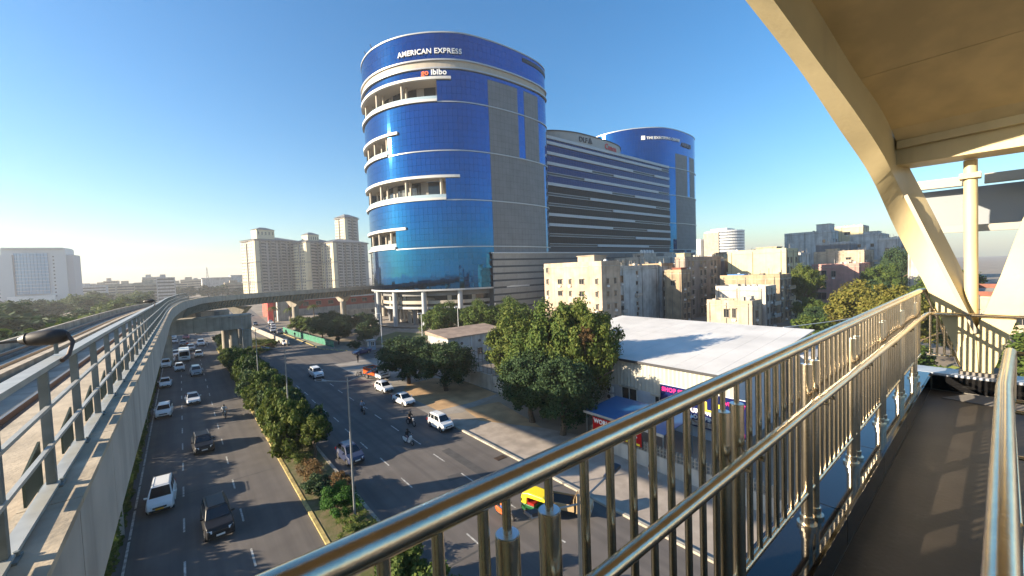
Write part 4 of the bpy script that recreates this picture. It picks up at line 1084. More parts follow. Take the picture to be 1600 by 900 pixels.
b = MB(); b.box(-.6, 2.6, -.072, -.066, 1.75, 1.93); b.build("board_strip", yel, rs)
lettering("board_lettering", "SPORTS WEAR", .2, .01, red_b, flat(-.3, 1.77, -.075), rs, bold=.01)
# ================================================================ WALKWAY, RAILINGS, CANOPY
ZF = EYE.z - 2.11         # walkway floor
ZG = EYE.z - 1.85         # granite ledge top
wk = tag(MB().build("walkway", floor_m), kind='structure')
b = MB(); b.box(-.66, 9.05, -2.6, .70, ZF - .35, ZF); b.build("floor_slab", floor_m, wk)
b = MB(); b.box(-.66, 9.6, .701, 1.02, ZF - .9, ZF - .001); b.box(9.06, 9.6, -2.6, .70, ZF - .9, ZF - .001); b.build("edge_beam", concrete, wk)
x = -.62
while x < 9.0:                                            # granite tiles with open joints
    b = MB(); b.box(x + .005, min(x + 1.425, 9.07) - .005, .714, 1.02, ZG - .03, ZG); b.build("granite_tile", granite, wk)
    b = MB(); b.box(x + .003, min(x + 1.42, 9.0) - .003, .70, .716, ZF + .012, ZG - .032); b.build("skirting_tile", granite, wk)
    x += 1.425
b = MB(); b.box(-.66, 9.05, .72, .99, ZF, ZG - .005); b.box(9.07, 9.5, -2.6, .98, ZF, ZG - .031); b.build("kerb_core", mat("joint_mortar", (0.35, 0.33, 0.30), .9), wk)
b = MB(); b.box(9.075, 9.55, -2.6, 1.0, ZG - .03, ZG + .002); b.build("end_tile", mat("end_sill", (0.42, 0.45, 0.50), .35, var=.2, scale=3), wk)
b = MB(); b.box(9.052, 9.068, -2.6, .69, ZF + .01, ZG - .032); b.build("end_skirting", granite, wk)
b = MB(); b.hexa([(8.2, -2.6, ZF + .004), (8.9, -2.6, ZF + .004), (8.9, .3, ZF + .004), (8.55, .56, ZF + .004), (8.2, -2.6, ZF + .008), (8.9, -2.6, ZF + .04), (8.9, .3, ZF + .04), (8.55, .56, ZF + .008)]); b.build("drain_ramp", concrete_d, wk)

sr = empty("stainless_railing", (0, .85, ZG), "polished stainless steel railing with closely spaced balusters along the left edge of the walkway", "railing")
def L3(x, y, z): return (x, y - .85, z - ZG)
ZT = EYE.z - .575
top = [(-.65, .85, ZT), (9.2, .85, ZT), (9.33, .80, ZT), (9.35, .70, ZT - .01)]
b = MB(); b.tube([L3(*p) for p in top], .038, 20); b.build("top_rail", steel, sr)
hand = [(-.65, .75, EYE.z - .92), (8.85, .75, EYE.z - .92), (9.1, .73, EYE.z - .925), (9.2, .62, EYE.z - .93), (9.22, .3, EYE.z - .935), (9.22, -2.5, EYE.z - .96)]
b = MB(); b.tube([L3(*p) for p in hand], .027, 16); b.build("hand_rail", steel, sr)
b = MB(); b.tube([L3(-.65, .85, ZG + .235), L3(9.25, .85, ZG + .235)], .021, 12); b.build("bottom_rail", steel, sr)
bal_b = MB(); bal_b.tube([(0, 0, 0), (0, 0, ZT - ZG - .265)], .0155, 10, caps=False); bal_me = bal_b.mesh("baluster", steel)
pb_ = MB(); pb_.tube([(0, 0, 0), (0, 0, 1.13), (0, 0, 1.135)], [.034, .034, .0335], 20); post2_me = pb_.mesh("post", steel)
nk = MB(); nk.tube([(0, 0, 1.135), (0, 0, 1.25)], .013, 10, caps=False); neck_me = nk.mesh("neck", steel)
fl_ = MB(); fl_.tube([(0, 0, 0), (0, 0, .022)], .06, 20, smooth=False); fl_.tube([(0, 0, .022), (0, 0, .075)], .043, 20, smooth=False); flange_me = fl_.mesh("flange", steel)
cap_ = MB(); cap_.tube([(0, 0, 1.1355), (0, 0, 1.1375)], .031, 20); cap_me = cap_.mesh("cap", mat("post_cap", (0.75, 0.74, 0.73), .3, metal=.9))
br = MB(); br.tube([(0, -.02, .89), (0, -.125, .89)], .014, 10); br.tube([(0, -.10, .89), (0, -.10, .935)], .010, 8); br_me = br.mesh("bracket", steel)
posts = [-.5, .73, 2.06, 3.36, 4.66, 5.96, 7.26, 8.56]
for px in posts:
    for dx in (-.08, .08):
        p = inst(post2_me, "post", sr, (px + dx, 0, 0))
        inst(neck_me, "neck", p); inst(flange_me, "flange", p); inst(cap_me, "cap", p)
        if px > 1: inst(br_me, "bracket", p)
x = -.62
while x < 9.2:
    if all(abs(x - q) > .14 for q in posts): inst(bal_me, "baluster", sr, (x, 0, .24))
    x += .1325
# return of the railing across the end of the walkway
b = MB(); b.tube([L3(9.34, .78, ZG + .24), L3(9.34, .48, ZG + .24)], .02, 10); b.build("bottom_rail", steel, sr)
for y in (.74, .66, .58, .50): inst(bal_me, "baluster", sr, (9.34, y - .85, .24), 0, (1, 1, .74))
b = MB(); b.tube([L3(9.36, .80, ZT - .02), L3(9.40, .42, ZG + .08)], .024, 10); b.build("raking_strut", steel, sr)

hr = empty("handrail", (4.72, -.04, ZF), "thick stainless handrail in the right foreground ending in a bent post", "railing")
def L4(x, y, z): return (x - 4.72, y + .04, z - ZF)
zr = EYE.z - .73
b = MB(); b.tube([L4(-.6, .0, zr), L4(3.4, -.01, zr), L4(4.66, -.04, zr), L4(4.72, -.042, zr - .015), L4(4.735, -.043, zr - .06), L4(4.735, -.043, ZF)], .031, 20); b.build("rail", steel, hr)
for dz in (.02, .38, .46, .80): 
    b = MB(); b.tube([L4(4.735, -.05, zr - dz), L4(4.735, -2.4, zr - dz)], .016 if dz else .028, 12); b.build("cross_bar", steel, hr)
for xx in (3.2, 1.7, .2):
    b = MB(); b.tube([L4(xx, -.02, ZF), L4(xx, -.02, zr)], .022, 12); b.build("post", steel, hr)
for dz in (.38, .46, .80):
    b = MB(); b.tube([L4(-.6, -.05, zr - dz), L4(4.7, -.05, zr - dz)], .014, 10); b.build("lower_bar", steel, hr)

cn = empty("station_canopy", (9.3, .2, ZF), "cream painted steel canopy with a curved rib and V shaped legs above the walkway", "canopy")
def L5(p): return (p[0] - 9.3, p[1] - .2, p[2] + EYE.z - ZF)     # heights given from eye level
A_ = [(-.6, 2.80, 4.75), (2.2, 2.39, 4.10), (3.9, 2.13, 3.55), (5.25, 1.93, 3.03), (6.51, 1.74, 2.51), (7.66, 1.57, 1.93), (8.6, 1.36, 1.30), (9.12, 1.12, .42), (9.25, .76, -.58), (9.25, .44, -1.55), (9.25, .36, -1.85)]
B_ = [(-.6, 2.50, 4.55), (2.2, 2.08, 3.92), (3.9, 1.83, 3.38), (5.2, 1.63, 2.86), (6.2, 1.49, 2.47), (7.3, 1.32, 2.02), (8.3, 1.17, 1.55), (9.2, 1.04, .98), (9.25, .62, -.12), (9.25, .26, -1.18), (9.25, .22, -1.85)]
C_ = [(-.6, 2.52, 5.20), (2.2, 2.08, 4.55), (3.9, 1.83, 3.95), (5.2, 1.63, 3.45), (6.2, 1.49, 3.10), (7.3, 1.33, 2.60), (8.33, 1.17, 2.18), (9.3, 1.05, 1.62), (9.62, .65, .44), (9.62, .30, -.70), (9.62, .22, -1.85)]
A_, B_, C_ = spline(A_, 5), spline(B_, 5), spline(C_, 5)
b = MB(); n = len(A_)
for P, Q in ((A_, B_), (B_, C_)):
    vs = [L5(p) for p in P] + [L5(p) for p in Q]
    b.add(vs, [(i, i + 1, n + i + 1, n + i) for i in range(n - 1)], 0, True)
D_ = [tuple(a + c - bb for a, bb, c in zip(p, q, r)) for p, q, r in zip(A_, B_, C_)]
for P, Q in ((C_, D_), (D_, A_)):
    vs = [L5(p) for p in P] + [L5(p) for p in Q]
    b.add(vs, [(i, i + 1, n + i + 1, n + i) for i in range(n - 1)], 0, True)
b.build("curved_rib", cream, cn)
# right leg of the V and the foot plate
b = MB()
def slab(poly, x0, x1):
    k = len(poly); b.add([L5((x0, y, z)) for y, z in poly] + [L5((x1, y, z)) for y, z in poly], [tuple(range(k)), tuple(range(k, 2 * k))[::-1]] + [(i, k + i, k + (i + 1) % k, (i + 1) % k) for i in range(k)])
slab([(.255, -1.19), (.02, -.35), (-.17, .45), (-.75, 2.2), (-1.15, 2.2), (-.50, .35), (-.20, -.70), (-.06, -1.27), (.07, -1.74), (.07, -1.85), (.215, -1.85)], 9.252, 9.62)
b.build("right_leg", cream, cn)
b = MB(); slab([(.36, -1.84), (.45, -1.55), (.36, -1.30), (.255, -1.20), (.215, -1.85)], 9.235, 9.251); b.build("foot_plate", cream, cn)
b = MB(); slab([(.02, -1.86), (.42, -1.86), (.42, -1.80), (.02, -1.80)], 9.18, 9.75); b.build("base_plate", concrete_d, cn)
b = MB(); b.bar(L5((9.22, 1.02, .99)), L5((9.22, .245, -1.20)), .05, .05); b.build("flange_strip", mat("flange_and_shade_grey", (0.35, 0.32, 0.26), .5), cn)
# cross beams, post, soffit
b = MB(); b.hexa([L5(p) for p in ((9.0, 1.12, 1.46), (9.56, 1.12, 1.46), (9.56, -2.6, 1.40), (9.0, -2.6, 1.40), (9.0, 1.12, 1.82), (9.56, 1.12, 1.82), (9.56, -2.6, 1.92), (9.0, -2.6, 1.92))]); b.build("cross_beam", cream, cn, bevel=.01)
b = MB(); b.hexa([L5(p) for p in ((8.9, 1.09, 1.705), (8.998, 1.09, 1.705), (8.998, -2.6, 1.80), (8.9, -2.6, 1.80), (8.9, 1.09, 1.82), (8.998, 1.09, 1.82), (8.998, -2.6, 1.93), (8.9, -2.6, 1.93))]); b.build("beam_lip", cream, cn)
b = MB(); b.tube([L5((9.42, .33, 1.42)), L5((9.42, .30, -1.2))], .075, 16); b.build("post", cream, cn)
b = MB(); b.box(*[v for v in (9.30 - 9.3, 9.56 - 9.3, .22 - .2, .44 - .2, 1.36 + 1.89, 1.44 + 1.89)]); b.build("post_bracket", cream, cn)
sp = [p for p in C_ if p[0] < 8.8 and p[2] > 1.9] + [(8.9, 1.10, 1.84), (9.12, 1.12, 1.81)]
cuts = [0, len(sp) // 4, len(sp) // 2, 3 * len(sp) // 4, len(sp) - 1]
for i0, i1 in zip(cuts[:-1], cuts[1:]):                           # soffit panels, each from the rib across to the right
    b = MB()
    for i in range(i0, i1):
        p, q = sp[i], sp[i + 1]
        if i == i0 and i0: p = tuple(a + (c - a) * .06 for a, c in zip(p, q))
        f = lambda p, dz: L5((p[0], p[1], p[2] - .01 + dz)); g = lambda p, dz: L5((p[0] + .15, -4.2, p[2] + .02 + dz))
        b.hexa([f(p, 0), f(q, 0), g(q, 0), g(p, 0), f(p, .08), f(q, .08), g(q, .08), g(p, .08)])
    b.build("soffit_panel", soffit_m, cn)
# structure of the next canopy bay beyond the beam
b = MB(); b.bar(L5((11.0, 1.25, 1.32)), L5((11.0, .42, 1.30)), .16, .16); b.bar(L5((11.0, .22, 1.30)), L5((11.0, -1.2, 1.28)), .16, .16); b.build("rear_beam", mat("flange_and_shade_grey", (0.2, 0.17, 0.12), .5), cn)  # cream beams coloured grey, standing in for the shade of the roof
b = MB(); b.hexa([L5(p) for p in ((11.3, 1.1, .50), (11.34, 1.1, .50), (11.34, -1.6, .46), (11.3, -1.6, .46), (11.3, 1.1, 1.22), (11.34, 1.1, 1.22), (11.34, -1.6, 1.2), (11.3, -1.6, 1.2))]); b.build("rear_glazing", mat("frosted_panel", (0.24, 0.26, 0.28), .25, spec=.6), cn)
b = MB(); b.bar(L5((11.0, 1.1, .46)), L5((11.0, -1.6, .42)), .12, .12); b.build("rear_rail", mat("flange_and_shade_grey", (0.2, 0.17, 0.12), .5), cn)  # same roof shade put into the rail colour

# unseen wall added to block sun from the walkway floor
sw = empty("sun_block_wall", (-.75, 0, ZF), "added cream wall behind the camera that keeps sun off the walkway", "wall")
b = MB(); b.box(-.07, .08, -4.2, 2.5, -.9, 6.9); b.build("wall", cream, sw)
b = MB(); b.box(-.10, .10, -4.2, 2.55, 6.9, 7.1); b.build("coping", concrete_l, sw)
# ================================================================ VEHICLES
def ngon_side(b, prof, hwf, mi=0):
    """prof: closed (y,z) outline; two mirrored sides and the skin between"""
    n = len(prof)
    vs = [(-hwf(y, z), y, z) for y, z in prof] + [(hwf(y, z), y, z) for y, z in prof]
    b.add(vs, [tuple(range(n)), tuple(range(n, 2 * n))[::-1]] + [(i, n + i, n + (i + 1) % n, (i + 1) % n) for i in range(n)], mi)
def quad_on(P, u0, u1, v0, v1, off):
    a, b_, c, d = [Vector(p) for p in P]
    f = lambda u, v: (a * (1 - u) + b_ * u) * (1 - v) + (d * (1 - u) + c * u) * v
    nn = (b_ - a).cross(d - a).normalized() * off
    return [f(u0, v0) + nn, f(u1, v0) + nn, f(u1, v1) + nn, f(u0, v1) + nn]
KIND = {
 'sedan': dict(L=4.2, W=1.70, H=1.50, hood=.86, cowl=.96, belt=.98, deck=1.00, cb=(-1.02, 1.42), ct=(-.30, .78), sill=.24, wr=.31, wy=(-1.30, 1.27), nose=.62),
 'hatch': dict(L=3.75, W=1.68, H=1.53, hood=.90, cowl=1.0, belt=1.0, deck=1.02, cb=(-.98, 1.80), ct=(-.22, 1.45), sill=.24, wr=.31, wy=(-1.17, 1.17), nose=.66),
 'tallhatch': dict(L=3.65, W=1.60, H=1.68, hood=.98, cowl=1.07, belt=1.04, deck=1.05, cb=(-1.02, 1.76), ct=(-.42, 1.58), sill=.25, wr=.30, wy=(-1.15, 1.15), nose=.72),
 'suv': dict(L=4.45, W=1.82, H=1.80, hood=1.10, cowl=1.18, belt=1.18, deck=1.18, cb=(-1.05, 2.10), ct=(-.45, 1.85), sill=.34, wr=.37, wy=(-1.42, 1.38), nose=.85),
 'suvc': dict(L=4.0, W=1.79, H=1.62, hood=1.0, cowl=1.08, belt=1.08, deck=1.08, cb=(-1.02, 1.88), ct=(-.35, 1.60), sill=.30, wr=.34, wy=(-1.27, 1.25), nose=.78),
 'mpv': dict(L=4.4, W=1.76, H=1.70, hood=.96, cowl=1.06, belt=1.06, deck=1.08, cb=(-1.32, 2.10), ct=(-.42, 1.86), sill=.26, wr=.33, wy=(-1.38, 1.36), nose=.72),
}
wheel_cache = {}
def wheel_meshes(r):
    r = round(r, 2)
    if r not in wheel_cache:
        b = MB(); b.tube([(-.10, 0, 0), (-.085, 0, 0), (.085, 0, 0), (.10, 0, 0)], [r * .86, r, r, r * .86], 18); t = b.mesh("wheel", tyre_m)
        b = MB(); b.tube([(-.108, 0, 0), (.108, 0, 0)], r * .60, 14)
        for k in range(5):
            a = k * 2 * math.pi / 5; b.tube([(-.112, math.cos(a) * r * .32, math.sin(a) * r * .32), (.112, math.cos(a) * r * .32, math.sin(a) * r * .32)], r * .13, 6, 1)
        wheel_cache[r] = (t, b.mesh("rim", [chrome, black]))
    return wheel_cache[r]
def obj_paint(o, m, i=0):
    o.material_slots[i].link = 'OBJECT'; o.material_slots[i].material = m
PROTO = {}
def build_car(kind):
    k = KIND[kind]; L, W, H = k['L'], k['W'], k['H']; yf, yr = -L / 2, L / 2
    o = bpy.data.objects.new("car", None); COL.objects.link(o)
    def hwf(y, z):
        t = min(1, abs(y) / (L / 2)); w_ = W / 2 * (1 - .16 * t ** 5)
        return w_ - (.06 if z < .4 else 0) - .07 * max(0, (z - .62) / .5)
    r = k['wr'] + .06
    prof = [(yf + .02, .42), (yf, .56), (yf + .05, k['nose']), (yf + .22, k['hood'] - .06), (yf + .55, k['hood']), (k['cb'][0] - .02, k['cowl']), (0, k['belt']), (k['cb'][1] - .25, k['deck'])]
    prof += ([(yr - .25, k['deck'] - .03), (yr - .03, k['deck'] - .14)] if kind == 'sedan' else [(yr - .10, k['deck'])]) + [(yr, .62), (yr - .03, .36), (yr - .22, k['sill'])]
    for cy in (k['wy'][1], k['wy'][0]):
        prof += [(cy + r * math.cos(a), k['wr'] + r * math.sin(a)) for a in [R(-8 + 28 * q) for q in range(8)] if k['wr'] + r * math.sin(a) > k['sill'] - .02]
    prof += [(yf + .20, k['sill'])]
    b = MB(); ngon_side(b, prof, hwf); body = b.build("body", P_white, o, bevel=.075, soft=True)
    # glasshouse
    zb, zt = k['belt'] - .03, H
    (y0, y1), (y2, y3) = k['cb'], k['ct']; wb, wt = hwf(0, k['belt']) - .015, W / 2 - .25
    v = [(-wb * .94, y0, zb), (wb * .94, y0, zb), (wb * .96, y1, zb), (-wb * .96, y1, zb), (-wt * .96, y2, zt - .05), (wt * .96, y2, zt - .05), (wt * .95, y3, zt - .05), (-wt * .95, y3, zt - .05)]
    b = MB(); b.hexa(v); cab = b.build("cabin", P_white, o, bevel=.07, soft=True)
    b = MB(); b.hexa([(p[0] * .93, p[1] * .93 + .02, zt - .07) for p in v[4:8]] + [(p[0] * .84, p[1] * .82 + .06, zt + .0) for p in v[4:8]]); roof = b.build("roof", P_white, o, bevel=.05, soft=True)
    front = [v[0], v[1], v[5], v[4]]; back = [v[2], v[3], v[7], v[6]]; right = [v[1], v[2], v[6], v[5]]; left = [v[3], v[0], v[4], v[7]]
    def glass(nm, P, *a):
        b = MB(); b.add(quad_on(P, *a), [(0, 1, 2, 3)]); b.build(nm, carglass, o)
    glass("windshield", front, .05, .95, .08, .93, .012); glass("rear_window", back, .10, .90, .20, .88, .012)
    spl = [(.05, .43), (.47, .74), (.78, .95)] if kind in ('suv', 'mpv', 'suvc', 'tallhatch') else [(.07, .47), (.51, .90)]
    for a, c in spl: glass("side_window", right, a, c, .16, .88, .012); glass("side_window", left, 1 - c, 1 - a, .16, .88, .012)
    b = MB(); b.box(-.42, .42, yf - .02, yf + .06, k['nose'] - .14, k['nose'] - .02); b.build("grille", black, o)
    b = MB(); b.box(-.62, .62, yf - .015, yf + .08, .34, .50); b.build("lower_grille", black, o)
    b = MB(); b.box(-.25, .25, yf - .04, yf - .005, .50, .61); pl = b.build("number_plate", plate_w, o)
    for s in (-1, 1):
        xx = hwf(yf, .6)
        b = MB(); b.hexa([(s * xx * .62, yf + .0, k['nose'] - .10), (s * xx * .98, yf + .10, k['nose'] - .08), (s * xx * .98, yf + .22, k['nose'] - .08), (s * xx * .62, yf + .10, k['nose'] - .10),
                          (s * xx * .62, yf + .02, k['nose'] + .04), (s * xx * .99, yf + .16, k['nose'] + .10), (s * xx * .99, yf + .26, k['nose'] + .10), (s * xx * .62, yf + .12, k['nose'] + .06)]); b.build("headlight", lamp_glass, o)
        b = MB(); b.box(s * .62 - .16, s * .62 + .16, yr - .06, yr + .015, .72, .95); b.build("tail_light", red_lamp, o)
        b = MB(); b.hexa([(s * (wb - .02), y0 + .34, zb + .02), (s * (wb + .20), y0 + .30, zb + .04), (s * (wb + .20), y0 + .42, zb + .04), (s * (wb - .02), y0 + .42, zb + .02),
                          (s * (wb - .02), y0 + .34, zb + .13), (s * (wb + .20), y0 + .30, zb + .17), (s * (wb + .20), y0 + .42, zb + .17), (s * (wb - .02), y0 + .42, zb + .13)]); b.build("mirror", P_white, o, bevel=.02)
        if kind in ('suv', 'suvc', 'mpv'):
            b = MB(); b.tube([(s * wt * .88, y2 + .15, zt + .03), (s * wt * .88, y3 - .1, zt + .03)], .018, 6); b.build("roof_rail", chrome if kind != 'suv' else black, o)
        for cy in k['wy']:
            t, rm = wheel_meshes(k['wr']); w_ = inst(t, "wheel", o, (s * (hwf(cy, .3) - .06), cy, k['wr'])); inst(rm, "rim", w_)
    for c in o.children:
        if c.name.split('.')[0] in ("body", "cabin", "roof", "mirror", "number_plate"): obj_paint(c, c.data.materials[0])
    return o
def car(kind, label, x, y, p, rz=0.0, cat="car", group=None, plate=None, name=None, glassy=None, roofp=None):
    if kind not in PROTO: o = PROTO[kind] = build_car(kind)
    else: o = copy_tree(PROTO[kind])
    o.name = name or {'sedan': 'sedan', 'hatch': 'hatchback', 'tallhatch': 'hatchback', 'suv': 'sport_utility_car', 'suvc': 'sport_utility_car', 'mpv': 'people_carrier'}[kind]
    o.location = (x, y, .02); o.rotation_euler = (0, 0, R(rz))
    tag(o, label, cat, group)
    for c in o.children:
        nm = c.name.split('.')[0]
        if nm in ("body", "mirror"): c.material_slots[0].material = p
        if nm in ("cabin", "roof"): c.material_slots[0].material = roofp or p
        if nm == "number_plate": c.material_slots[0].material = plate or plate_w
    return o
LT = "cars coming towards the camera on the left road"
car('mpv', "large white people carrier with an orange number plate nearest the camera in the left lane", -2.1, 43.6, P_white, -2, group=LT, plate=plate_y)
car('suv', "black boxy sport utility car with roof rails nearest the camera in the middle lane", 1.15, 36.4, P_black, 2, group=LT)
car('suvc', "dark compact sport utility car between the large white people carrier and the motorcycle", .95, 54.6, P_black, 3, group=LT)
car('suvc', "white compact car in the left lane, next behind the large white people carrier", -2.6, 72.5, P_white, -2, group=LT)
car('sedan', "white sedan in the middle lane ahead of the motorcycle rider", .55, 77, P_white, 3, group=LT)
car('sedan', "white sedan alone in the left lane halfway along the left road", -2.9, 93, P_white, 0, group=LT)
car('suv', "silver grey sport utility car at the right of the head of the traffic queue", 1.5, 99.5, P_silver, 2, group=LT, roofp=P_white)
car('hatch', "white hatchback just left of the silver grey sport utility car", -1.0, 107.5, P_white, 2, group=LT)
car('suv', "white sport utility car with dark bumper at the left edge of the traffic queue", -3.2, 114, P_white, 0, group=LT)
car('sedan', "white sedan directly behind the white sport utility car with dark bumper", -2.6, 121, P_white, 0, group=LT)
car('hatch', "white hatchback in the queue right of the minibus", 2.6, 123, P_white, 0, group=LT)
car('sedan', "white sedan at the far left of the queue behind the leading cars", -4.2, 127, P_white, 0, group=LT)
car('hatch', "white hatchback with grey roof immediately left of the minibus", -1.6, 128.5, P_white, 0, group=LT, roofp=P_silver)
car('sedan', "pale blue sedan in the queue left of the minibus", -3.2, 137, P_lblue, 0, group=LT)
car('suvc', "silver compact car half hidden behind the minibus", 1.4, 136.5, P_silver, 0, group=LT)
car('sedan', "dark sedan at the left edge of the road well behind the queue", -4.6, 147, P_grey, 0, group=LT, roofp=P_silver)
car('sedan', "grey sedan under the portal beam near the left edge", -2.2, 158, P_silver, 0, group=LT)
car('suv', "white sport utility car right of the queue below the portal beam", 3.7, 144, P_white, 0, group=LT)
car('hatch', "brown hatchback hidden among the far queue", -.2, 149, P_brown, 0, group=LT)
car('suvc', "white car in shadow beneath the portal beam", -2.6, 171, P_white, 0, group=LT)
car('sedan', "dark red sedan beneath the portal beam", .6, 166, P_red, 0, group=LT)
car('sedan', "white sedan farthest back at the right under the portal beam", 4.0, 178, P_white, 0, group=LT)
RT = "cars on the right road"
car('suv', "white sport utility car driving alone on the right road beyond the tall lamp post", 18.2, 79, P_white, 0, group=RT)
car('hatch', "dark blue grey hatchback close to the planted median on the right road", 12.0, 40.6, P_navy, 3, group=RT)
car('tallhatch', "white tall hatchback parked at the kerb nearest the camera", 22.5, 41.4, P_white, 2, group="cars parked at the kerb", plate=plate_w)
car('sedan', "white sedan parked with a pale blue tinted roof, behind the tall hatchback", 23.2, 53.0, P_white, 3, group="cars parked at the kerb")
car('hatch', "white hatchback parked between the white sedan and the tipper truck", 23.6, 61.0, P_white, 4, group="cars parked at the kerb")
car('sedan', "dark blue sedan parked sideways near the blue kiosk", 31.6, 94.0, P_blue, -76, group=RT)
FT = "distant cars beyond the junction"
car('sedan', "white sedan turning out of the far road by the green fence", 21.4, 124.5, P_white, -4, group=FT)
for lb, x, y, p, kd in (("dark hatchback in the distant queue nearest the green fence", 24.6, 152, P_grey, 'hatch'), ("silver sedan in the distant queue behind the dark hatchback", 23.8, 159, P_silver, 'sedan'),
                        ("white hatchback in the distant queue left of the hoardings", 26.4, 176, P_white, 'hatch'), ("dark sedan far along the road left of the distant queue", 22.4, 189, P_grey, 'sedan'),
                        ("white sedan far along the road below the white hoarding", 27.6, 189, P_white, 'sedan'), ("silver hatchback in the middle of the distant queue", 25.2, 167, P_silver, 'hatch')):
    car(kd, lb, x, y, p, -5, group=FT)
# minibus
mbz = empty("minibus", (-.1, 121, .02), "white minibus with a big windscreen in the middle of the traffic queue", "minibus")
b = MB(); ngon_side(b, [(-3.1, .45), (-3.12, .9), (-2.95, 1.35), (-2.6, 2.35), (-2.3, 2.62), (2.9, 2.66), (3.05, 2.4), (3.1, .5), (2.5, .4), (-2.6, .4)], lambda y, z: 1.05 - .10 * max(0, (z - 1.2) / 1.4)); b.build("body", P_white, mbz, bevel=.10, soft=True)
b = MB(); b.add([(-.88, -2.99, 1.30), (.88, -2.99, 1.30), (.82, -2.63, 2.30), (-.82, -2.63, 2.30)], [(0, 1, 2, 3)]); b.build("windshield", carglass, mbz)
for s in (-1, 1):
    for k in range(4):
        b = MB(); y = -1.9 + 1.2 * k; q = [(s * 1.035, y, 1.45), (s * 1.035, y + 1.05, 1.45), (s * .965, y + 1.05, 2.3), (s * .965, y, 2.3)]; b.add([(p[0] + s * .02, p[1], p[2]) for p in q], [(0, 1, 2, 3)]); b.build("side_window", carglass, mbz)
    for cy in (-2.0, 1.9): t, rm = wheel_meshes(.37); w_ = inst(t, "wheel", mbz, (s * .95, cy, .37)); inst(rm, "rim", w_)
    b = MB(); b.box(s * .75 - .18, s * .75 + .18, -3.16, -3.08, .72, .95); b.build("headlight", lamp_glass, mbz)
    b = MB(); b.box(s * 1.2 - .08, s * 1.2 + .08, -2.95, -2.85, 1.6, 1.95); b.box(min(s * 1.0, s * 1.2), max(s * 1.0, s * 1.2), -2.92, -2.88, 1.9, 1.95); b.build("mirror", black, mbz)
b = MB(); b.box(-.5, .5, -3.17, -3.09, .95, 1.12); b.build("grille", black, mbz)
b = MB(); b.box(-.95, .95, -3.2, -3.05, .42, .62); b.build("bumper", P_silver, mbz)
# tipper truck
tt = empty("tipper_truck", (25.6, 69.2, .02), "white cabbed tipper truck with an orange load bed stopped by the roadside", "truck", None, R(12))
b = MB(); ngon_side(b, [(-2.6, .55), (-2.62, 1.1), (-2.45, 1.35), (-2.15, 2.1), (-1.95, 2.22), (-.95, 2.25), (-.9, .6)], lambda y, z: .95 - .06 * max(0, (z - 1.2))); b.build("cab", P_white, tt, bevel=.08, soft=True)
b = MB(); b.add([(-.80, -2.45, 1.36), (.80, -2.45, 1.36), (.74, -2.15, 2.05), (-.74, -2.15, 2.05)], [(0, 1, 2, 3)]); b.build("windshield", carglass, tt)
for s in (-1, 1):
    b = MB(); b.add([(s * .965, -2.1, 1.4), (s * .965, -1.1, 1.4), (s * .92, -1.1, 2.05), (s * .92, -1.95, 2.05)], [(0, 1, 2, 3)]); b.build("side_window", carglass, tt)
    b = MB(); b.box(s * .7 - .16, s * .7 + .16, -2.67, -2.58, .75, .95); b.build("headlight", lamp_glass, tt)
    for cy in (-1.8, 1.6): t, rm = wheel_meshes(.40); w_ = inst(t, "wheel", tt, (s * .85, cy, .40)); inst(rm, "rim", w_)
b = MB(); b.box(-.6, .6, -2.66, -2.6, .98, 1.14); b.box(-.9, .9, -2.7, -2.55, .42, .62); b.build("bumper", black, tt)
b = MB(); b.box(-1.0, 1.0, -.75, 2.6, .85, 1.0); b.box(-1.0, -.93, -.75, 2.6, 1.0, 2.0); b.box(.93, 1.0, -.75, 2.6, 1.0, 2.0); b.box(-.93, .93, -.75, -.68, 1.0, 2.35); b.box(-.93, .93, 2.53, 2.6, 1.0, 2.0); b.build("load_bed", P_orange, tt)
b = MB(); b.box(-.92, .92, -.67, 2.52, 1.01, 1.85); b.build("load", mat("dark_load", (0.04, 0.038, 0.036), .9, var=.4, scale=3), tt)
b = MB(); b.box(-.4, .4, -2.2, 2.5, .5, .84); b.build("chassis", black, tt)
# auto rickshaw
ar = empty("auto_rickshaw", (19.45, 21.4, .02), "auto rickshaw with a yellow canvas hood over a green body seen through the railing", "auto rickshaw", None, R(14))
b = MB(); ngon_side(b, [(-1.25, .35), (-1.28, .75), (-1.05, 1.0), (-.85, .98), (-.8, .45), (.05, .45), (.1, .85), (1.2, .85), (1.28, .5), (1.15, .32), (-.9, .28)], lambda y, z: .62 if y > -.5 else .62 - .30 * min(1, (-.5 - y) / .7)); b.build("body", P_green, ar, bevel=.04)
b = MB(); ngon_side(b, [(-.88, 1.45), (-.82, 1.62), (-.6, 1.72), (.6, 1.74), (1.15, 1.6), (1.27, 1.2), (1.28, .86), (.75, .86), (.7, 1.38), (-.5, 1.42)], lambda y, z: .64 - .08 * max(0, (z - 1.5) / .25)); b.build("hood", P_yellow, ar, bevel=.08, soft=True)
b = MB(); b.add([(-.45, -1.0, 1.0), (.45, -1.0, 1.0), (.55, -.86, 1.48), (-.55, -.86, 1.48)], [(0, 1, 2, 3)]); b.build("windshield", carglass, ar)
b = MB(); b.box(-.55, .55, .15, .75, .80, 1.02); b.box(-.55, .55, .66, .80, 1.02, 1.36); b.build("seat", P_red, ar)
for x, y in ((0, -.95), (-.55, .85), (.55, .85)): t, rm = wheel_meshes(.22); w_ = inst(t, "wheel", ar, (x, y, .22)); inst(rm, "rim", w_)
b = MB(); b.tube([(-.0, -1.27, .72), (0, -1.31, .72)], .09, 12); b.build("headlight", lamp_glass, ar)
for s in (-1, 1):
    b = MB(); b.tube([(s * .56, -.84, .95), (s * .60, -.80, 1.48)], .02, 6); b.build("door_post", black, ar)
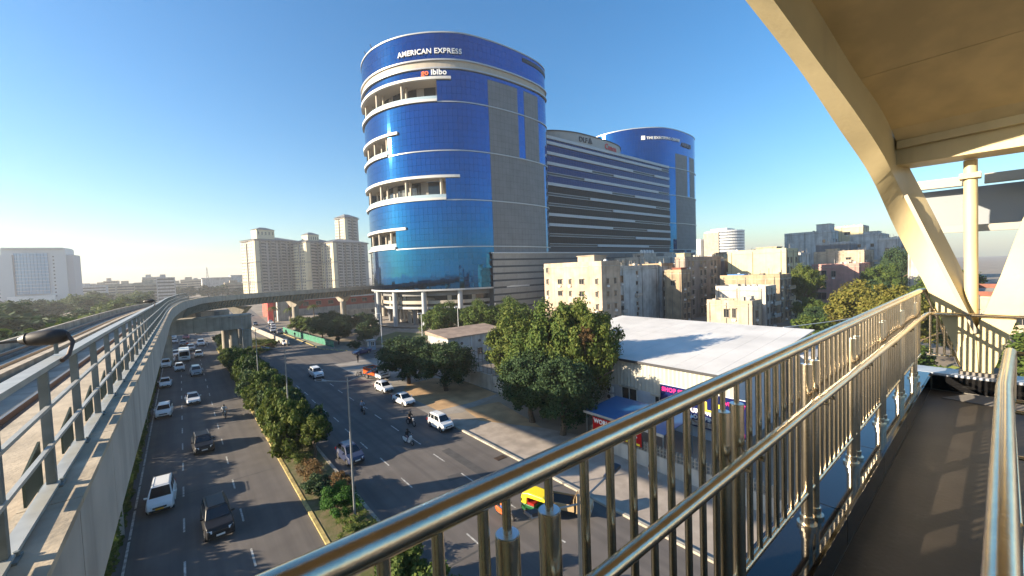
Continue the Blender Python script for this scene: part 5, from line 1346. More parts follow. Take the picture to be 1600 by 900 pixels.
# tan cargo three wheeler
ct = empty("cargo_cart", (21.3, 19.9, .02), "tan painted cargo three wheeler with an open tray behind the auto rickshaw", "cargo cart", None, R(28))
b = MB(); b.box(-.72, .72, -.3, 1.9, .55, .65); b.box(-.72, -.67, -.3, 1.9, .65, 1.05); b.box(.67, .72, -.3, 1.9, .65, 1.05); b.box(-.67, .67, 1.85, 1.9, .65, 1.05); b.box(-.67, .67, -.3, -.25, .65, 1.45); b.build("tray", P_tan, ct)
b = MB(); ngon_side(b, [(-1.45, .4), (-1.45, .95), (-1.2, 1.1), (-.95, 1.62), (-.45, 1.68), (-.4, .4)], lambda y, z: .62 - .05 * max(0, z - 1)); b.build("cab", P_tan, ct, bevel=.04)
b = MB(); b.add([(-.5, -1.19, 1.14), (.5, -1.19, 1.14), (.48, -.97, 1.56), (-.48, -.97, 1.56)], [(0, 1, 2, 3)]); b.build("windshield", carglass, ct)
b = MB(); b.box(-.6, .6, .1, 1.7, .66, .95); b.build("load", black, ct)
for x, y in ((0, -1.15), (-.6, 1.2), (.6, 1.2)): t, rm = wheel_meshes(.24); w_ = inst(t, "wheel", ct, (x, y, .24)); inst(rm, "rim", w_)
for s in (-1, 1):
    b = MB(); b.tube([(s * .4, -1.46, .72), (s * .4, -1.49, .72)], .08, 10); b.build("headlight", lamp_glass, ct)

# ---- two wheelers
def torus(b, c, r, rt, n=18, k=6, mi=0):
    vs = []
    for i in range(n):
        a = 2 * math.pi * i / n
        for j in range(k):
            t = 2 * math.pi * j / k; q = r + rt * math.cos(t)
            vs.append((c[0] + rt * math.sin(t), c[1] + q * math.cos(a), c[2] + q * math.sin(a)))
    b.add(vs, [(i * k + j, ((i + 1) % n) * k + j, ((i + 1) % n) * k + (j + 1) % k, i * k + (j + 1) % k) for i in range(n) for j in range(k)], mi, True)
def build_bike(scooter):
    o = bpy.data.objects.new("motorcycle", None); COL.objects.link(o)
    rr = .22 if scooter else .29
    for y in (-.66, .62):
        b = MB(); torus(b, (0, 0, 0), rr, .05); w_ = b.build("wheel", tyre_m, o, (0, y, rr + .05))
        b = MB(); b.tube([(-.04, 0, 0), (.04, 0, 0)], rr * .62, 12); b.build("rim", chrome, w_)
    if scooter:
        b = MB(); ngon_side(b, [(-.42, .3), (-.50, .62), (-.46, .98), (-.36, 1.0), (-.30, .45), (.02, .34), (.12, .62), (.75, .74), (.86, .66), (.72, .36), (.1, .24), (-.3, .24)], lambda y, z: .19 if y > .05 else .15); body = b.build("body", P_white, o, bevel=.03)
        b = MB(); ngon_side(b, [(.1, .64), (.12, .74), (.7, .80), (.74, .75)], lambda y, z: .14); b.build("seat", black, o, bevel=.02)
    else:
        b = MB(); ngon_side(b, [(-.30, .78), (-.22, .95), (.02, .96), (.14, .82), (.1, .74), (-.25, .70)], lambda y, z: .15); body = b.build("body", P_white, o, bevel=.03)
        b = MB(); ngon_side(b, [(.08, .76), (.1, .84), (.75, .88), (.82, .80), (.6, .74)], lambda y, z: .13); b.build("seat", black, o, bevel=.02)
        b = MB(); b.box(-.13, .13, -.25, .2, .32, .62); b.tube([(.14, .1, .35), (.16, .75, .38)], .04, 8); b.tube([(0, -.28, .8), (0, -.2, .4), (0, .62, .34)], .03, 8); b.build("engine", mat("engine_grey", (0.08, 0.08, 0.085), .4, metal=.6), o)
    b = MB()
    for s in (-.07, .07): b.tube([(s, -.66, rr + .05), (s, -.42, 1.0)], .022, 6)
    b.tube([(0, -.66, rr * 2 + .12), (0, -.60, rr * 2 + .13)], .07, 8); b.build("fork", chrome, o)
    b = MB(); b.tube([(-.34, -.30, 1.04), (-.14, -.42, 1.03), (.14, -.42, 1.03), (.34, -.30, 1.04)], .016, 6)
    for s in (-1, 1): b.ellipsoid((s * .28, -.42, 1.17), (.06, .02, .04), 8, 4); b.tube([(s * .22, -.38, 1.03), (s * .28, -.42, 1.15)], .008, 5)
    b.build("handlebar", black, o)
    b = MB(); b.ellipsoid((0, -.52, .92), (.10, .07, .10)); b.build("headlight", lamp_glass, o)
    obj_paint(body, P_white)
    return o
# ---- people: one continuous skinned body per pose, materials by body region
def body_mesh(name, J, bones, regions):
    """J: joint -> (pos, radius); bones: pairs; regions: list of (bone pair, material index)"""
    keys = list(J); me = bpy.data.meshes.new(name)
    me.from_pydata([J[k][0] for k in keys], [(keys.index(a), keys.index(c)) for a, c in bones], [])
    o = bpy.data.objects.new(name, me); COL.objects.link(o)
    sk = o.modifiers.new("skin", 'SKIN'); sk.use_smooth_shade = True
    for i, k in enumerate(keys):
        r = J[k][1]; me.skin_vertices[0].data[i].radius = r if isinstance(r, tuple) else (r, r)
    me.skin_vertices[0].data[keys.index('pelvis')].use_root = True
    ss = o.modifiers.new("sub", 'SUBSURF'); ss.levels = 1; ss.render_levels = 1
    dg = bpy.context.evaluated_depsgraph_get(); dg.update()
    out = bpy.data.meshes.new_from_object(o.evaluated_get(dg))
    bpy.data.objects.remove(o); bpy.data.meshes.remove(me)
    def dist(p, a, c):
        a, c = Vector(a), Vector(c); d = c - a; t = max(0, min(1, (p - a).dot(d) / d.length_squared)); return (a + d * t - p).length
    for k in range(4): out.materials.append(None)
    for pl in out.polygons:
        p = pl.center; bm = min(regions, key=lambda q: dist(p, J[q[0]][0], J[q[1]][0]) - .5 * (J[q[0]][1] if not isinstance(J[q[0]][1], tuple) else J[q[0]][1][0])); pl.material_index = bm[2]
    # five fingers on each hand, a nose, ears and eyes joined in the same surface mesh
    b = MB(); b.v = [tuple(v.co) for v in out.vertices]; b.f = [list(p.vertices) for p in out.polygons]; b.m = [p.material_index for p in out.polygons]; b.sm = [True] * len(b.f)
    for s in ('l', 'r'):
        w_, e = Vector(J['hand' + s][0]), Vector(J['elb' + s][0]); d = (w_ - e).normalized(); sd_ = d.cross(Vector((0, 0, 1))); sd_ = sd_.normalized() if sd_.length > .1 else Vector((0, 1, 0)); dn = d.cross(sd_)
        for q, ln in ((-.03, .065), (-.01, .08), (.01, .075), (.03, .06)):
            p0 = w_ + sd_ * q + d * .02; b.tube([p0, p0 + d * ln * .6, p0 + d * ln - dn * .02 + Vector((0, 0, -.02))], [.010, .009, .007], 5, 0)
        p0 = w_ + sd_ * .035 - d * .01; b.tube([p0, p0 + sd_ * .03 + d * .03], [.012, .009], 5, 0)
    h = Vector(J['head'][0]); f = Vector(J['face'])
    b.ellipsoid(h + f * .105 + Vector((0, 0, -.01)), (.018, .018, .025), 6, 4, 0)
    sdv = f.cross(Vector((0, 0, 1)))
    for s in (-1, 1):
        b.ellipsoid(h + f * .088 + sdv * .035 * s + Vector((0, 0, .03)), (.012, .012, .009), 6, 4, 3); b.ellipsoid(h + sdv * .09 * s, (.02, .02, .032), 6, 4, 0)
    b.ellipsoid(h + f * .09 + Vector((0, 0, -.055)), (.022, .014, .008), 6, 4, 3)
    bpy.data.meshes.remove(out)
    return b.mesh(name, [skin_m, skin_m, skin_m, hair_m])
BONES = [('pelvis', 'spine'), ('spine', 'chest'), ('chest', 'neck'), ('neck', 'head'), ('head', 'crown'), ('chest', 'shl'), ('shl', 'elbl'), ('elbl', 'handl'), ('chest', 'shr'), ('shr', 'elbr'), ('elbr', 'handr'),
         ('pelvis', 'hipl'), ('hipl', 'kneel'), ('kneel', 'ankl'), ('ankl', 'toel'), ('pelvis', 'hipr'), ('hipr', 'kneer'), ('kneer', 'ankr'), ('ankr', 'toer')]
REG = [('pelvis', 'spine', 1), ('spine', 'chest', 1), ('chest', 'neck', 1), ('neck', 'head', 0), ('head', 'crown', 0), ('chest', 'shl', 1), ('shl', 'elbl', 1), ('elbl', 'handl', 0), ('chest', 'shr', 1), ('shr', 'elbr', 1), ('elbr', 'handr', 0),
       ('hipl', 'kneel', 2), ('kneel', 'ankl', 2), ('ankl', 'toel', 3), ('hipr', 'kneer', 2), ('kneer', 'ankr', 2), ('ankr', 'toer', 3), ('pelvis', 'hipl', 2), ('pelvis', 'hipr', 2)]
def pose(j, face):
    rad = dict(pelvis=(.15, .12), spine=(.145, .11), chest=(.17, .12), neck=.055, head=.098, crown=.085, shl=.075, shr=.075, elbl=.047, elbr=.047, handl=.038, handr=.038, hipl=.095, hipr=.095, kneel=.062, kneer=.062, ankl=.043, ankr=.043, toel=.04, toer=.04)
    J = {k: (v, rad[k]) for k, v in j.items()}; J['face'] = face; return J
def mk(nm, j, face):
    J = pose(j, face); F_ = J.pop('face')
    class D(dict): pass
    d = D(J); 
    full = dict(J); full['face'] = F_
    Jb = {k: v for k, v in J.items()}
    keysafe = D(Jb); keysafe_face = F_
    return _mk(nm, Jb, F_)
def _mk(nm, J, face):
    class JJ(dict):
        def __getitem__(s, k): return face if k == 'face' else dict.__getitem__(s, k)
    return body_mesh(nm, JJ(J), BONES, REG)
RIDE = mk("person", dict(pelvis=(0, .28, .90), spine=(0, .25, 1.08), chest=(0, .18, 1.28), neck=(0, .15, 1.43), head=(0, .12, 1.56), crown=(0, .12, 1.64), shl=(-.20, .18, 1.35), elbl=(-.30, -.02, 1.13), handl=(-.31, -.28, 1.06), shr=(.20, .18, 1.35), elbr=(.30, -.02, 1.13), handr=(.31, -.28, 1.06),
                         hipl=(-.11, .22, .86), kneel=(-.22, -.16, .76), ankl=(-.20, .06, .36), toel=(-.20, -.12, .30), hipr=(.11, .22, .86), kneer=(.22, -.16, .76), ankr=(.20, .06, .36), toer=(.20, -.12, .30)), Vector((0, -1, 0)))
WALK = mk("person", dict(pelvis=(0, 0, .92), spine=(0, -.01, 1.08), chest=(0, -.02, 1.28), neck=(0, -.03, 1.45), head=(0, -.05, 1.57), crown=(0, -.05, 1.65), shl=(-.20, -.02, 1.37), elbl=(-.25, .10, 1.12), handl=(-.25, .02, .88), shr=(.20, -.02, 1.37), elbr=(.25, -.10, 1.12), handr=(.24, -.24, .92),
                         hipl=(-.10, 0, .88), kneel=(-.11, -.20, .50), ankl=(-.11, -.24, .08), toel=(-.11, -.38, .04), hipr=(.10, 0, .88), kneer=(.11, .06, .48), ankr=(.11, .26, .10), toer=(.11, .14, .04)), Vector((0, -1, 0)))
STAND = mk("person", dict(pelvis=(0, 0, .94), spine=(0, 0, 1.10), chest=(0, 0, 1.30), neck=(0, 0, 1.47), head=(0, -.02, 1.60), crown=(0, -.02, 1.68), shl=(-.20, 0, 1.39), elbl=(-.27, .03, 1.13), handl=(-.26, -.10, .90), shr=(.20, 0, 1.39), elbr=(.27, .03, 1.13), handr=(.26, -.10, .90),
                         hipl=(-.10, 0, .90), kneel=(-.12, -.02, .49), ankl=(-.12, .02, .08), toel=(-.13, -.14, .04), hipr=(.10, 0, .90), kneer=(.12, -.02, .49), ankr=(.12, .02, .08), toer=(.13, -.14, .04)), Vector((0, -1, 0)))
hm = MB(); hm.ellipsoid((0, 0, 0), (.135, .155, .135), 14, 9); helmet_me = hm.mesh("helmet", black)
hh_ = MB(); hh_.ellipsoid((0, .015, .02), (.112, .118, .10), 12, 8); hair_me = hh_.mesh("hair", hair_m)
hl_ = MB(); hl_.ellipsoid((0, .03, -.02), (.115, .115, .15), 12, 8); longhair_me = hl_.mesh("hair", hair_m)
def cloth(n, c): return mat("cloth_" + n, c, .85, var=.15, scale=12)
C_white, C_dark, C_blue, C_orange, C_grey, C_red, C_jeans, C_brown = cloth("white", (.62, .62, .62)), cloth("black", (.018, .018, .02)), cloth("blue", (.05, .10, .30)), cloth("orange", (.60, .16, .04)), cloth("grey", (.16, .16, .17)), cloth("red", (.38, .04, .03)), cloth("denim", (.04, .06, .13)), cloth("brown", (.14, .09, .06))
def person(me, label, loc, rz, shirt, legs, helmet=None, group=None, sc=1.0, long=False):
    o = bpy.data.objects.new("person", me); COL.objects.link(o); o.location = loc; o.rotation_euler = (0, 0, R(rz)); o.scale = (sc, sc, sc)
    tag(o, label, "person", group)
    for i, m in enumerate((skin_m, shirt, legs, hair_m)): obj_paint(o, m, i)
    hp = {RIDE: (0, .12, 1.60), WALK: (0, -.045, 1.61), STAND: (0, -.015, 1.64)}[me]
    if helmet: h = inst(helmet_me, "helmet", o, hp); obj_paint(h, helmet)
    else: inst(longhair_me if long else hair_me, "hair", o, (hp[0], hp[1], hp[2] + .0))
    return o
BP = {}
def bike(sc_, label, x, y, p, rz, rider, shirt, legs, helmet, group="two wheelers on the roads"):
    if sc_ not in BP: o = BP[sc_] = build_bike(sc_)
    else: o = copy_tree(BP[sc_])
    o.name = "scooter" if sc_ else "motorcycle"; o.location = (x, y, .02); o.rotation_euler = (0, 0, R(rz)); tag(o, label, "scooter" if sc_ else "motorcycle", group)
    for c in o.children:
        if c.name.split('.')[0] == "body": c.material_slots[0].material = p
    if rider: person(RIDE, rider, (x, y, .02 - (.06 if sc_ else 0)), rz, shirt, legs, helmet, "riders on two wheelers")
    return o
bike(False, "motorcycle on the left road near the yellow kerb", 3.6, 65.2, P_black, 4, "rider in a white shirt on the motorcycle of the left road", C_white, C_grey, P_black)
bike(False, "dark motorcycle in the middle of the right road, farthest of the three there", 17.6, 53.2, P_black, -6, "bare headed rider in a pale blue shirt, alone on the right road", cloth("pale_blue", (.30, .36, .45)), C_grey, None)
bike(False, "black motorcycle just left of the parked sedan", 20.3, 44.6, P_black, 8, "rider all in black just behind the white scooter", C_dark, C_dark, P_black)
bike(True, "white scooter nearest the camera in the middle of the right road", 17.8, 39.9, P_white, 10, "rider in a black jacket on the white scooter", C_dark, C_jeans, P_black)
bike(True, "red and orange scooter seen through the railing beside the auto rickshaw", 17.35, 22.9, P_orange, 8, "rider in an orange top and blue trousers beside the auto rickshaw", C_orange, C_blue, None)
bike(False, "motorcycle in the far queue right of the white cars", 4.9, 139, P_black, 0, "rider in a white shirt far back beside the median trees", C_white, C_dark, P_black)
bike(False, "motorcycle threading the far queue behind the minibus", .7, 143, P_red, 0, "rider in a red shirt deep in the far queue", C_red, C_dark, P_white)
bike(False, "motorcycle waiting at the far junction by the white wall", 22.2, 146, P_black, -5, "rider in a black shirt at the far junction by the white wall", C_dark, C_jeans, P_black)
bike(False, "second motorcycle at the far junction, closer to the hoardings", 23.2, 161, P_black, -5, "rider in a blue shirt at the far junction, closer to the hoardings", C_blue, C_jeans, P_black)
bike(False, "motorcycle standing beside the tipper truck", 24.0, 72.8, P_black, 30, None, None, None, None)
person(WALK, "woman in a white top and dark trousers walking along the pavement beyond the railing", (28.6, 17.9, .02), -40, C_white, C_dark, sc=.95, long=True)
person(WALK, "man in a dark shirt and reddish trousers walking just behind the woman in white", (29.6, 18.5, .02), -50, C_dark, cloth("rust", (.20, .07, .05)), sc=1.0)
person(STAND, "man in dark clothes standing on the road near the dark blue sedan", (27.8, 85.4, .02), 30, C_dark, C_dark)
person(STAND, "man in a white shirt standing beside the tipper truck", (24.4, 71.2, .02), 60, C_white, C_dark)
person(STAND, "dark clothed man standing by the green fence at the far junction", (26.2, 137, .02), 0, C_dark, C_jeans)
# ================================================================ STREET LAMPS, TREES, SMALL THINGS
lampm = mat("lamp_post_grey", (0.30, 0.31, 0.31), .5, metal=.4, var=.15, scale=2)
led = mat("lamp_lens", (0.10, 0.10, 0.11), .3)
def lamp_proto():
    o = bpy.data.objects.new("street_lamp", None); COL.objects.link(o)
    b = MB(); b.tube([(0, 0, 0), (0, 0, 5), (0, 0, 10.6)], [.085, .07, .05], 10); b.build("pole", lampm, o)
    b = MB(); b.box(-.16, .16, -.16, .16, 0, .06); b.tube([(0, 0, .05), (0, 0, .5)], .11, 10); b.build("base", lampm, o)
    for s in (-1, 1):
        b = MB(); b.tube([(0, 0, 10.3), (s * 1.5, 0, 10.68)], .032, 8); b.build("arm", lampm, o)
        b = MB(); b.hexa([(s * 1.42, -.12, 10.62), (s * 2.15, -.15, 10.80), (s * 2.15, .15, 10.80), (s * 1.42, .12, 10.62), (s * 1.42, -.09, 10.72), (s * 2.15, -.12, 10.90), (s * 2.15, .12, 10.90), (s * 1.42, .09, 10.72)]); h = b.build("lamp_head", mat("lamp_head_grey", (0.22, 0.23, 0.25), .45, metal=.3), o)
        b = MB(); b.hexa([(s * 1.75, -.13, 10.735), (s * 2.1, -.14, 10.82), (s * 2.1, .14, 10.82), (s * 1.75, .13, 10.735), (s * 1.75, -.12, 10.83), (s * 2.1, -.125, 10.91), (s * 2.1, .125, 10.91), (s * 1.75, .12, 10.83)]); b.build("heat_sink", sign_dk, h)
    return o
lp = lamp_proto()
LPs = [(9.5, 8.6, "tall twin armed street lamp seen through the railing, nearest the camera"), (8.95, 30.0, "tall twin armed street lamp in the median beside the bright green bush"),
       (8.35, 49.2, "tall twin armed street lamp in the median among the dense trees, second along"), (8.4, 71.5, "twin armed street lamp rising from the median trees before the portal columns"), (9.0, 95, "twin armed street lamp close to the portal columns")]
for i, (x, y, lb) in enumerate(LPs):
    o = lp if i == 0 else copy_tree(lp); o.location = (x, y, .12); tag(o, lb, "street lamp", "twin armed street lamps along the median")
sl = [(38.2, 98.5, 8.5, "slim white lamp post left of the blue kiosk trees"), (42.0, 84.0, 9.0, "slim white lamp post in front of the tower columns"), (52.0, 84.5, 9.5, "slim white lamp post right of the tower entrance"), (44.5, 150, 9, "slim white lamp post near the yard wall")]
for x, y, h, lb in sl:
    o = empty("lamp_post", (x, y, 0), lb, "lamp post", "slim white lamp posts near the tower")
    b = MB(); b.tube([(0, 0, 0), (0, 0, h)], [.09, .06], 8); b.build("pole", white_m, o)
    b = MB(); b.box(-.9, .2, -.12, .12, h, h + .14); b.build("lamp_head", white_m, o)
# median planting
MT = "trees and shrubs of the planted median"
md = random.Random(17)
RM = [("tall shrub of the dense dark run in the middle of the median", 'med', 'smalldark'), ("leafy shrub of the dense dark run in the middle of the median", 'smalldark', 'small')]
for y, h, r_, cr in ((24.5, 1.6, 1.5, 'twig'), (21.0, 3.0, 1.7, 'mid2'), (17.5, 3.4, 1.8, 'mid2'), (15.0, 2.6, 1.8, 'wild')):
    tree("shrub", "tangled grey green shrub under the railing, %s" % {24.5: "low and farthest from the camera", 21.0: "between the two nearest balusters", 17.5: "tallest of them", 15.0: "closest to the camera"}[y], 8.6, y, h, r_, cr, .2, cat="shrub", group="tangled shrubs below the railing", rzr=y)
tree("shrub", "bright green rounded bush beside the nearest median lamp post", 8.35, 32.3, 1.9, 1.55, 'bright', .1, cat="shrub", ry=2.3)
tree("shrub", "low yellow green bush in front of the bright green bush", 8.5, 28.6, 1.1, 1.4, 'twig', .05, cat="shrub", ry=2.0)
tree("shrub", "russet flowering shrub between the bright green bush and the white stake", 9.5, 35.0, 1.4, .9, 'brown', .1, cat="shrub", ry=2.2)
tree("shrub", "dark green low shrub left of the russet shrub", 8.0, 36.2, 1.3, 1.1, 'smalldark', .1, cat="shrub", ry=1.6)
tree("shrub", "dry brownish shrub along the yellow kerb behind the dark low shrub", 8.3, 39.8, 1.2, 1.2, 'wild', .05, cat="shrub", ry=2.2)
tree("shrub", "yellowish grassy shrub along the yellow kerb beside the small leafy tree", 8.0, 44.0, 1.1, 1.2, 'twig', .05, cat="shrub", ry=2.5)
tree("tree", "small leafy tree with a thin pale stake standing alone near the dark hatchback", 9.5, 43.5, 4.3, 1.25, 'med2', 1.7)
PLACE = ["nearest the small staked tree", "between the second and third lamp posts", "around the third lamp post", "just before the portal columns"]
for n_, y in enumerate(np.arange(46.5, 108, 2.3)):
    for sx in (0, 1):
        x = 7.75 + 1.75 * sx + md.uniform(-.25, .25); h = md.uniform(3.4, 5.4) if sx == 0 else md.uniform(3.0, 4.8)
        if y > 98: h *= .65
        cr = md.choice(['med', 'med', 'med2', 'smalldark', 'mid2'])
        tree("shrub", "leafy shrub of the dense median run %s" % PLACE[min(3, int((y - 46) / 15.5))], x, float(y) + md.uniform(-.6, .6), h, md.uniform(1.5, 2.1), cr, md.uniform(.1, .4), cat="shrub", group=MT + ", " + PLACE[min(3, int((y - 46) / 15.5))], rzr=md.uniform(0, 6))
        if md.random() < .6: tree("shrub", "low undergrowth beside the kerb of the median run %s" % PLACE[min(3, int((y - 46) / 15.5))], 7.2 if sx == 0 else 9.9, float(y) + md.uniform(-1, 1), md.uniform(.8, 1.5), md.uniform(.6, .9), md.choice(['small', 'smallyel', 'twig']), .05, cat="shrub", group="undergrowth of the median run " + PLACE[min(3, int((y - 46) / 15.5))], rzr=md.uniform(0, 6))
for y in np.arange(108, 150, 4.5):
    tree("shrub", "low shrub in the median beyond the portal columns", 8.2 + md.uniform(-.4, .8), float(y), md.uniform(1.4, 3.0), 1.7, md.choice(['small', 'smalldark', 'smallyel']), .2, cat="shrub", group="shrubs beyond the portal", rzr=md.uniform(0, 6))
for x, y in ((12.5, 113.5), (14.8, 117), (16.8, 120.5), (14.0, 122), (18, 126), (15.5, 129), (18.4, 132), (16, 137)):
    tree("shrub", "low yellowish shrub on the traffic island left of the turning white sedan", x, y, md.uniform(.8, 1.5), 1.9, md.choice(['smallyel', 'twig', 'wild']), .05, cat="shrub", group="shrubs on the traffic island", rzr=md.uniform(0, 6))
# hedge beneath the viaduct
hd = tag(MB().build("hedge", bark), "clipped green hedge running beneath the viaduct edge along the left road", "hedge")
hme = crown_mesh("foliage", G_mid, 31, 16000, .16, box=(.75, 24, .85))
for yc, L in ((38, 1), (86, 1)): inst(hme, "foliage", hd, (-5.1, yc, 1.0), 0, (1.1, 1, 1.25))
b = MB(); b.box(-.35, .35, 15, 109, 0, .6); b.build("stems", mat("hedge_stems", (0.04, 0.04, 0.02), .9), hd, (-5.3, 0, 0))
# roadside trees on the right
tree("tree", "dark green round tree on the sand patch, left of the roadside pair", 28.2, 62.0, 7.9, 5.0, 'dark', 1.5)
tree("tree", "dark green round tree on the sand patch, right of the roadside pair", 30.6, 54.0, 7.6, 4.6, 'dark', 1.6, rzr=2)
tree("tree", "dark glossy round tree in front of the tall trees, nearer the parked hatchback", 31.3, 35.2, 8.4, 3.8, 'dark', 1.6, rzr=1)
tree("tree", "dark glossy round tree in front of the tall trees, nearer the red signboard", 31.2, 30.2, 8.5, 3.8, 'dark', 1.6, rzr=4)
tree("tree", "tall yellow green tree standing left above the dark roadside trees", 38.2, 44.5, 11.8, 5.5, 'yel', 2.2)
tree("tree", "tall yellow green tree standing right beside the white shed roof", 37.9, 32.3, 13.4, 4.3, 'yel', 2.2, rzr=2.2)
tree("tree", "tall dull green tree between the two yellow green ones", 36.6, 35.6, 13.0, 4.4, 'mid', 2.4, rzr=1.1)
tree("tree", "lower green tree filling the gap under the tall yellow green trees", 35.2, 39.0, 9.4, 4.2, 'mid', 1.6, rzr=3.1)
tree("shrub", "russet dry patch of foliage high between the tall trees", 36.2, 31.0, 3.0, 1.4, 'brown', .4, cat="shrub", z0=8.0)
tree("tree", "bushy green tree in front of the podium, left of the tall trees", 53.5, 93.0, 9.6, 6.2, 'mid', 2.0, rzr=.5)
tree("tree", "broad green tree in front of the podium behind the white building", 58.5, 84.0, 10.2, 5.6, 'mid', 2.4, rzr=.7)
tree("tree", "dull green tree in front of the podium partly behind the tall trees", 64.0, 78.0, 10.6, 6.0, 'mid', 2.4, rzr=2.6)
tree("tree", "green tree at the foot of the cream block", 72.0, 66.0, 9.5, 5.0, 'yel', 2.4, rzr=2.9)
IS = "dark trees behind the green fence"
for x, y, h, r_, cr in ((32.0, 112.5, 6.3, 3.6, 'dark2'), (33.5, 119, 6.6, 4.0, 'dark'), (31.2, 126, 6.2, 3.8, 'dark2'), (36.5, 128, 7.0, 4.4, 'dark'), (30.5, 138, 5.6, 3.6, 'mid2'), (30.2, 148, 5.4, 3.6, 'med2'), (37, 140, 7.0, 4.5, 'dark'), (44, 128, 6.2, 4.2, 'dark2')):
    tree("tree", "dark tree in the fenced garden between the green fence and the tower", x, y, h, r_, cr, 1.5, group=IS, rzr=x)
tree("tree", "dark bushy tree right behind the blue kiosk", 37.0, 104.5, 6.2, 3.2, 'dark2', 1.2, rzr=.4)
tree("shrub", "low shrub beside the blue kiosk's left", 33.0, 103, 1.8, 1.6, 'smalldark', .1, cat="shrub")
def palm(x, y, h, label):
    t = empty("palm_tree", (x, y, 0), label, "palm tree", "palms under the curved viaduct")
    b = MB(); b.tube([(0, 0, 0), (.1, .05, h * .5), (0, 0, h)], [.25, .18, .14], 8); b.build("trunk", bark, t)
    b = MB()
    for k in range(16):
        a = k * 2.4; p = [Vector((math.cos(a) * d, math.sin(a) * d, h + .9 * math.sin(d * 1.1) - d * d * .16 + .25 * (k % 3))) for d in (0, .7, 1.4, 2.1, 2.7)]; s = Vector((-math.sin(a), math.cos(a), 0))
        for i in range(4): 
            w0, w1 = .34 * (1 - i / 4.6), .34 * (1 - (i + 1) / 4.6)
            b.add([p[i] - s * w0, p[i] + s * w0, p[i + 1] + s * w1, p[i + 1] - s * w1], [(0, 1, 2, 3)])
    b.build("crown", G_yel, t)
palm(31, 168, 6.2, "palm tree left of the viaduct pier beyond the junction"); palm(40, 172, 6.4, "palm tree right of the viaduct pier beyond the junction"); palm(28.5, 186, 6.0, "palm tree farther back beside the hoardings")
gf_ = empty("green_fence", (29.6, 108.5, 0), "green mesh fence around the garden at the far junction", "fence")
fp = resample([(0, 0), (-1.0, 10), (-2.8, 32), (-3.2, 50)], 3.0)
gm = mat("green_mesh", (0.03, 0.20, 0.12), .7, var=.3, scale=1)
for a, c in zip(fp[:-1], fp[1:]):
    b = MB(); b.bar((*a, .85), (*c, .85), .04, 1.6); b.build("mesh_panel", gm, gf_)
    b = MB(); b.tube([(*a, 0), (*a, 1.8)], .05, 6); b.build("post", lampm, gf_)
kk = empty("kiosk", (35.2, 97.6, 0), "small blue grey guard kiosk with a flat roof behind the dark blue sedan", "kiosk")
kb_m = mat("kiosk_blue", (0.22, 0.31, 0.42), .6, var=.1, scale=2)
b = MB(); b.box(-.75, .75, -.75, .75, 0, 2.3); b.build("cabin", kb_m, kk)
b = MB(); b.box(-.9, .9, -.9, .9, 2.31, 2.45); b.build("roof", W_pale, kk)
inst(win_mesh(.7, .9, white_m), "window", kk, (0, -.76, 1.1)); inst(win_mesh(.7, .9, white_m), "window", kk, (-.76, 0, 1.1), -math.pi / 2)
lw = empty("low_wall", (24, 150, 0), "low pale wall left of the far junction", "wall")
b = MB(); b.bar((-2.5, -28, .7), (-5.0, 28, .7), .3, 1.4); b.build("wall", concrete_l, lw)
gw = empty("garden_wall", (36, 106, 0), "low grey garden wall in front of the tower forecourt", "wall")
b = MB(); b.bar((-4, 6, .4), (16, -13, .4), .35, .8); b.build("wall", concrete, gw)
b = MB(); b.bar((16.2, -13.2, .35), (34, -13.2, .35), .35, .7); b.build("wall", concrete_l, gw)
sheet("lawn", [[(38, 104), (56, 90), (62, 96), (52, 122), (44, 116)]], .006, mat("lawn", (0.06, 0.09, 0.02), .95, var=.4, scale=.8, bump=.3, bscale=8))
sheet("forecourt", [[(36, 86), (78, 80), (78, 110), (60, 112), (56, 92)]], .003, paving)
# trees among the houses on the right
tree("tree", "tall yellow green tree between the tall grey house and the salmon pink house", 149.5, 38.8, 15.8, 4.8, 'yel', 5.0, ry=4.6)
tree("tree", "broad golden crowned tree in front of the salmon pink house", 97.5, 16.7, 13.3, 5.4, 'gold', 4.0)
tree("tree", "golden tree at the right of the broad golden one, behind the railing corner", 84, 9.8, 13.0, 4.2, 'gold', 4.0, rzr=2)
tree("tree", "dark tall tree shading the grey block right of the salmon pink house", 222, 27.5, 21.5, 5.5, 'dark', 5.0)
tree("tree", "mid green tree left of the dark tall tree's foot", 190, 26.5, 14.5, 6.0, 'mid', 4.0)
for x, y, h, r_, cr in ((118, 27, 6.8, 5, 'dark'), (132, 33, 7.2, 4.5, 'mid'), (108, 26, 5.5, 4, 'small'), (125, 20, 7.5, 5, 'dark2'), (88, 22, 5.0, 3.5, 'small'), (78, 17, 5.5, 3.6, 'mid2'), (70, 8, 7.0, 4, 'mid2'), (100, 4, 9, 5, 'med2'), (82, -3, 8, 4.5, 'med'), (62, 1, 6.5, 4, 'med2'), (140, 10, 12, 6, 'mid'), (165, 25, 11, 5.5, 'dark'), (170, 8, 13, 6, 'med')):
    tree("tree", "green tree in the garden strip between the white shed and the houses", x, y, h, r_, cr, h * .25, group="garden trees right of the shed", rzr=x)
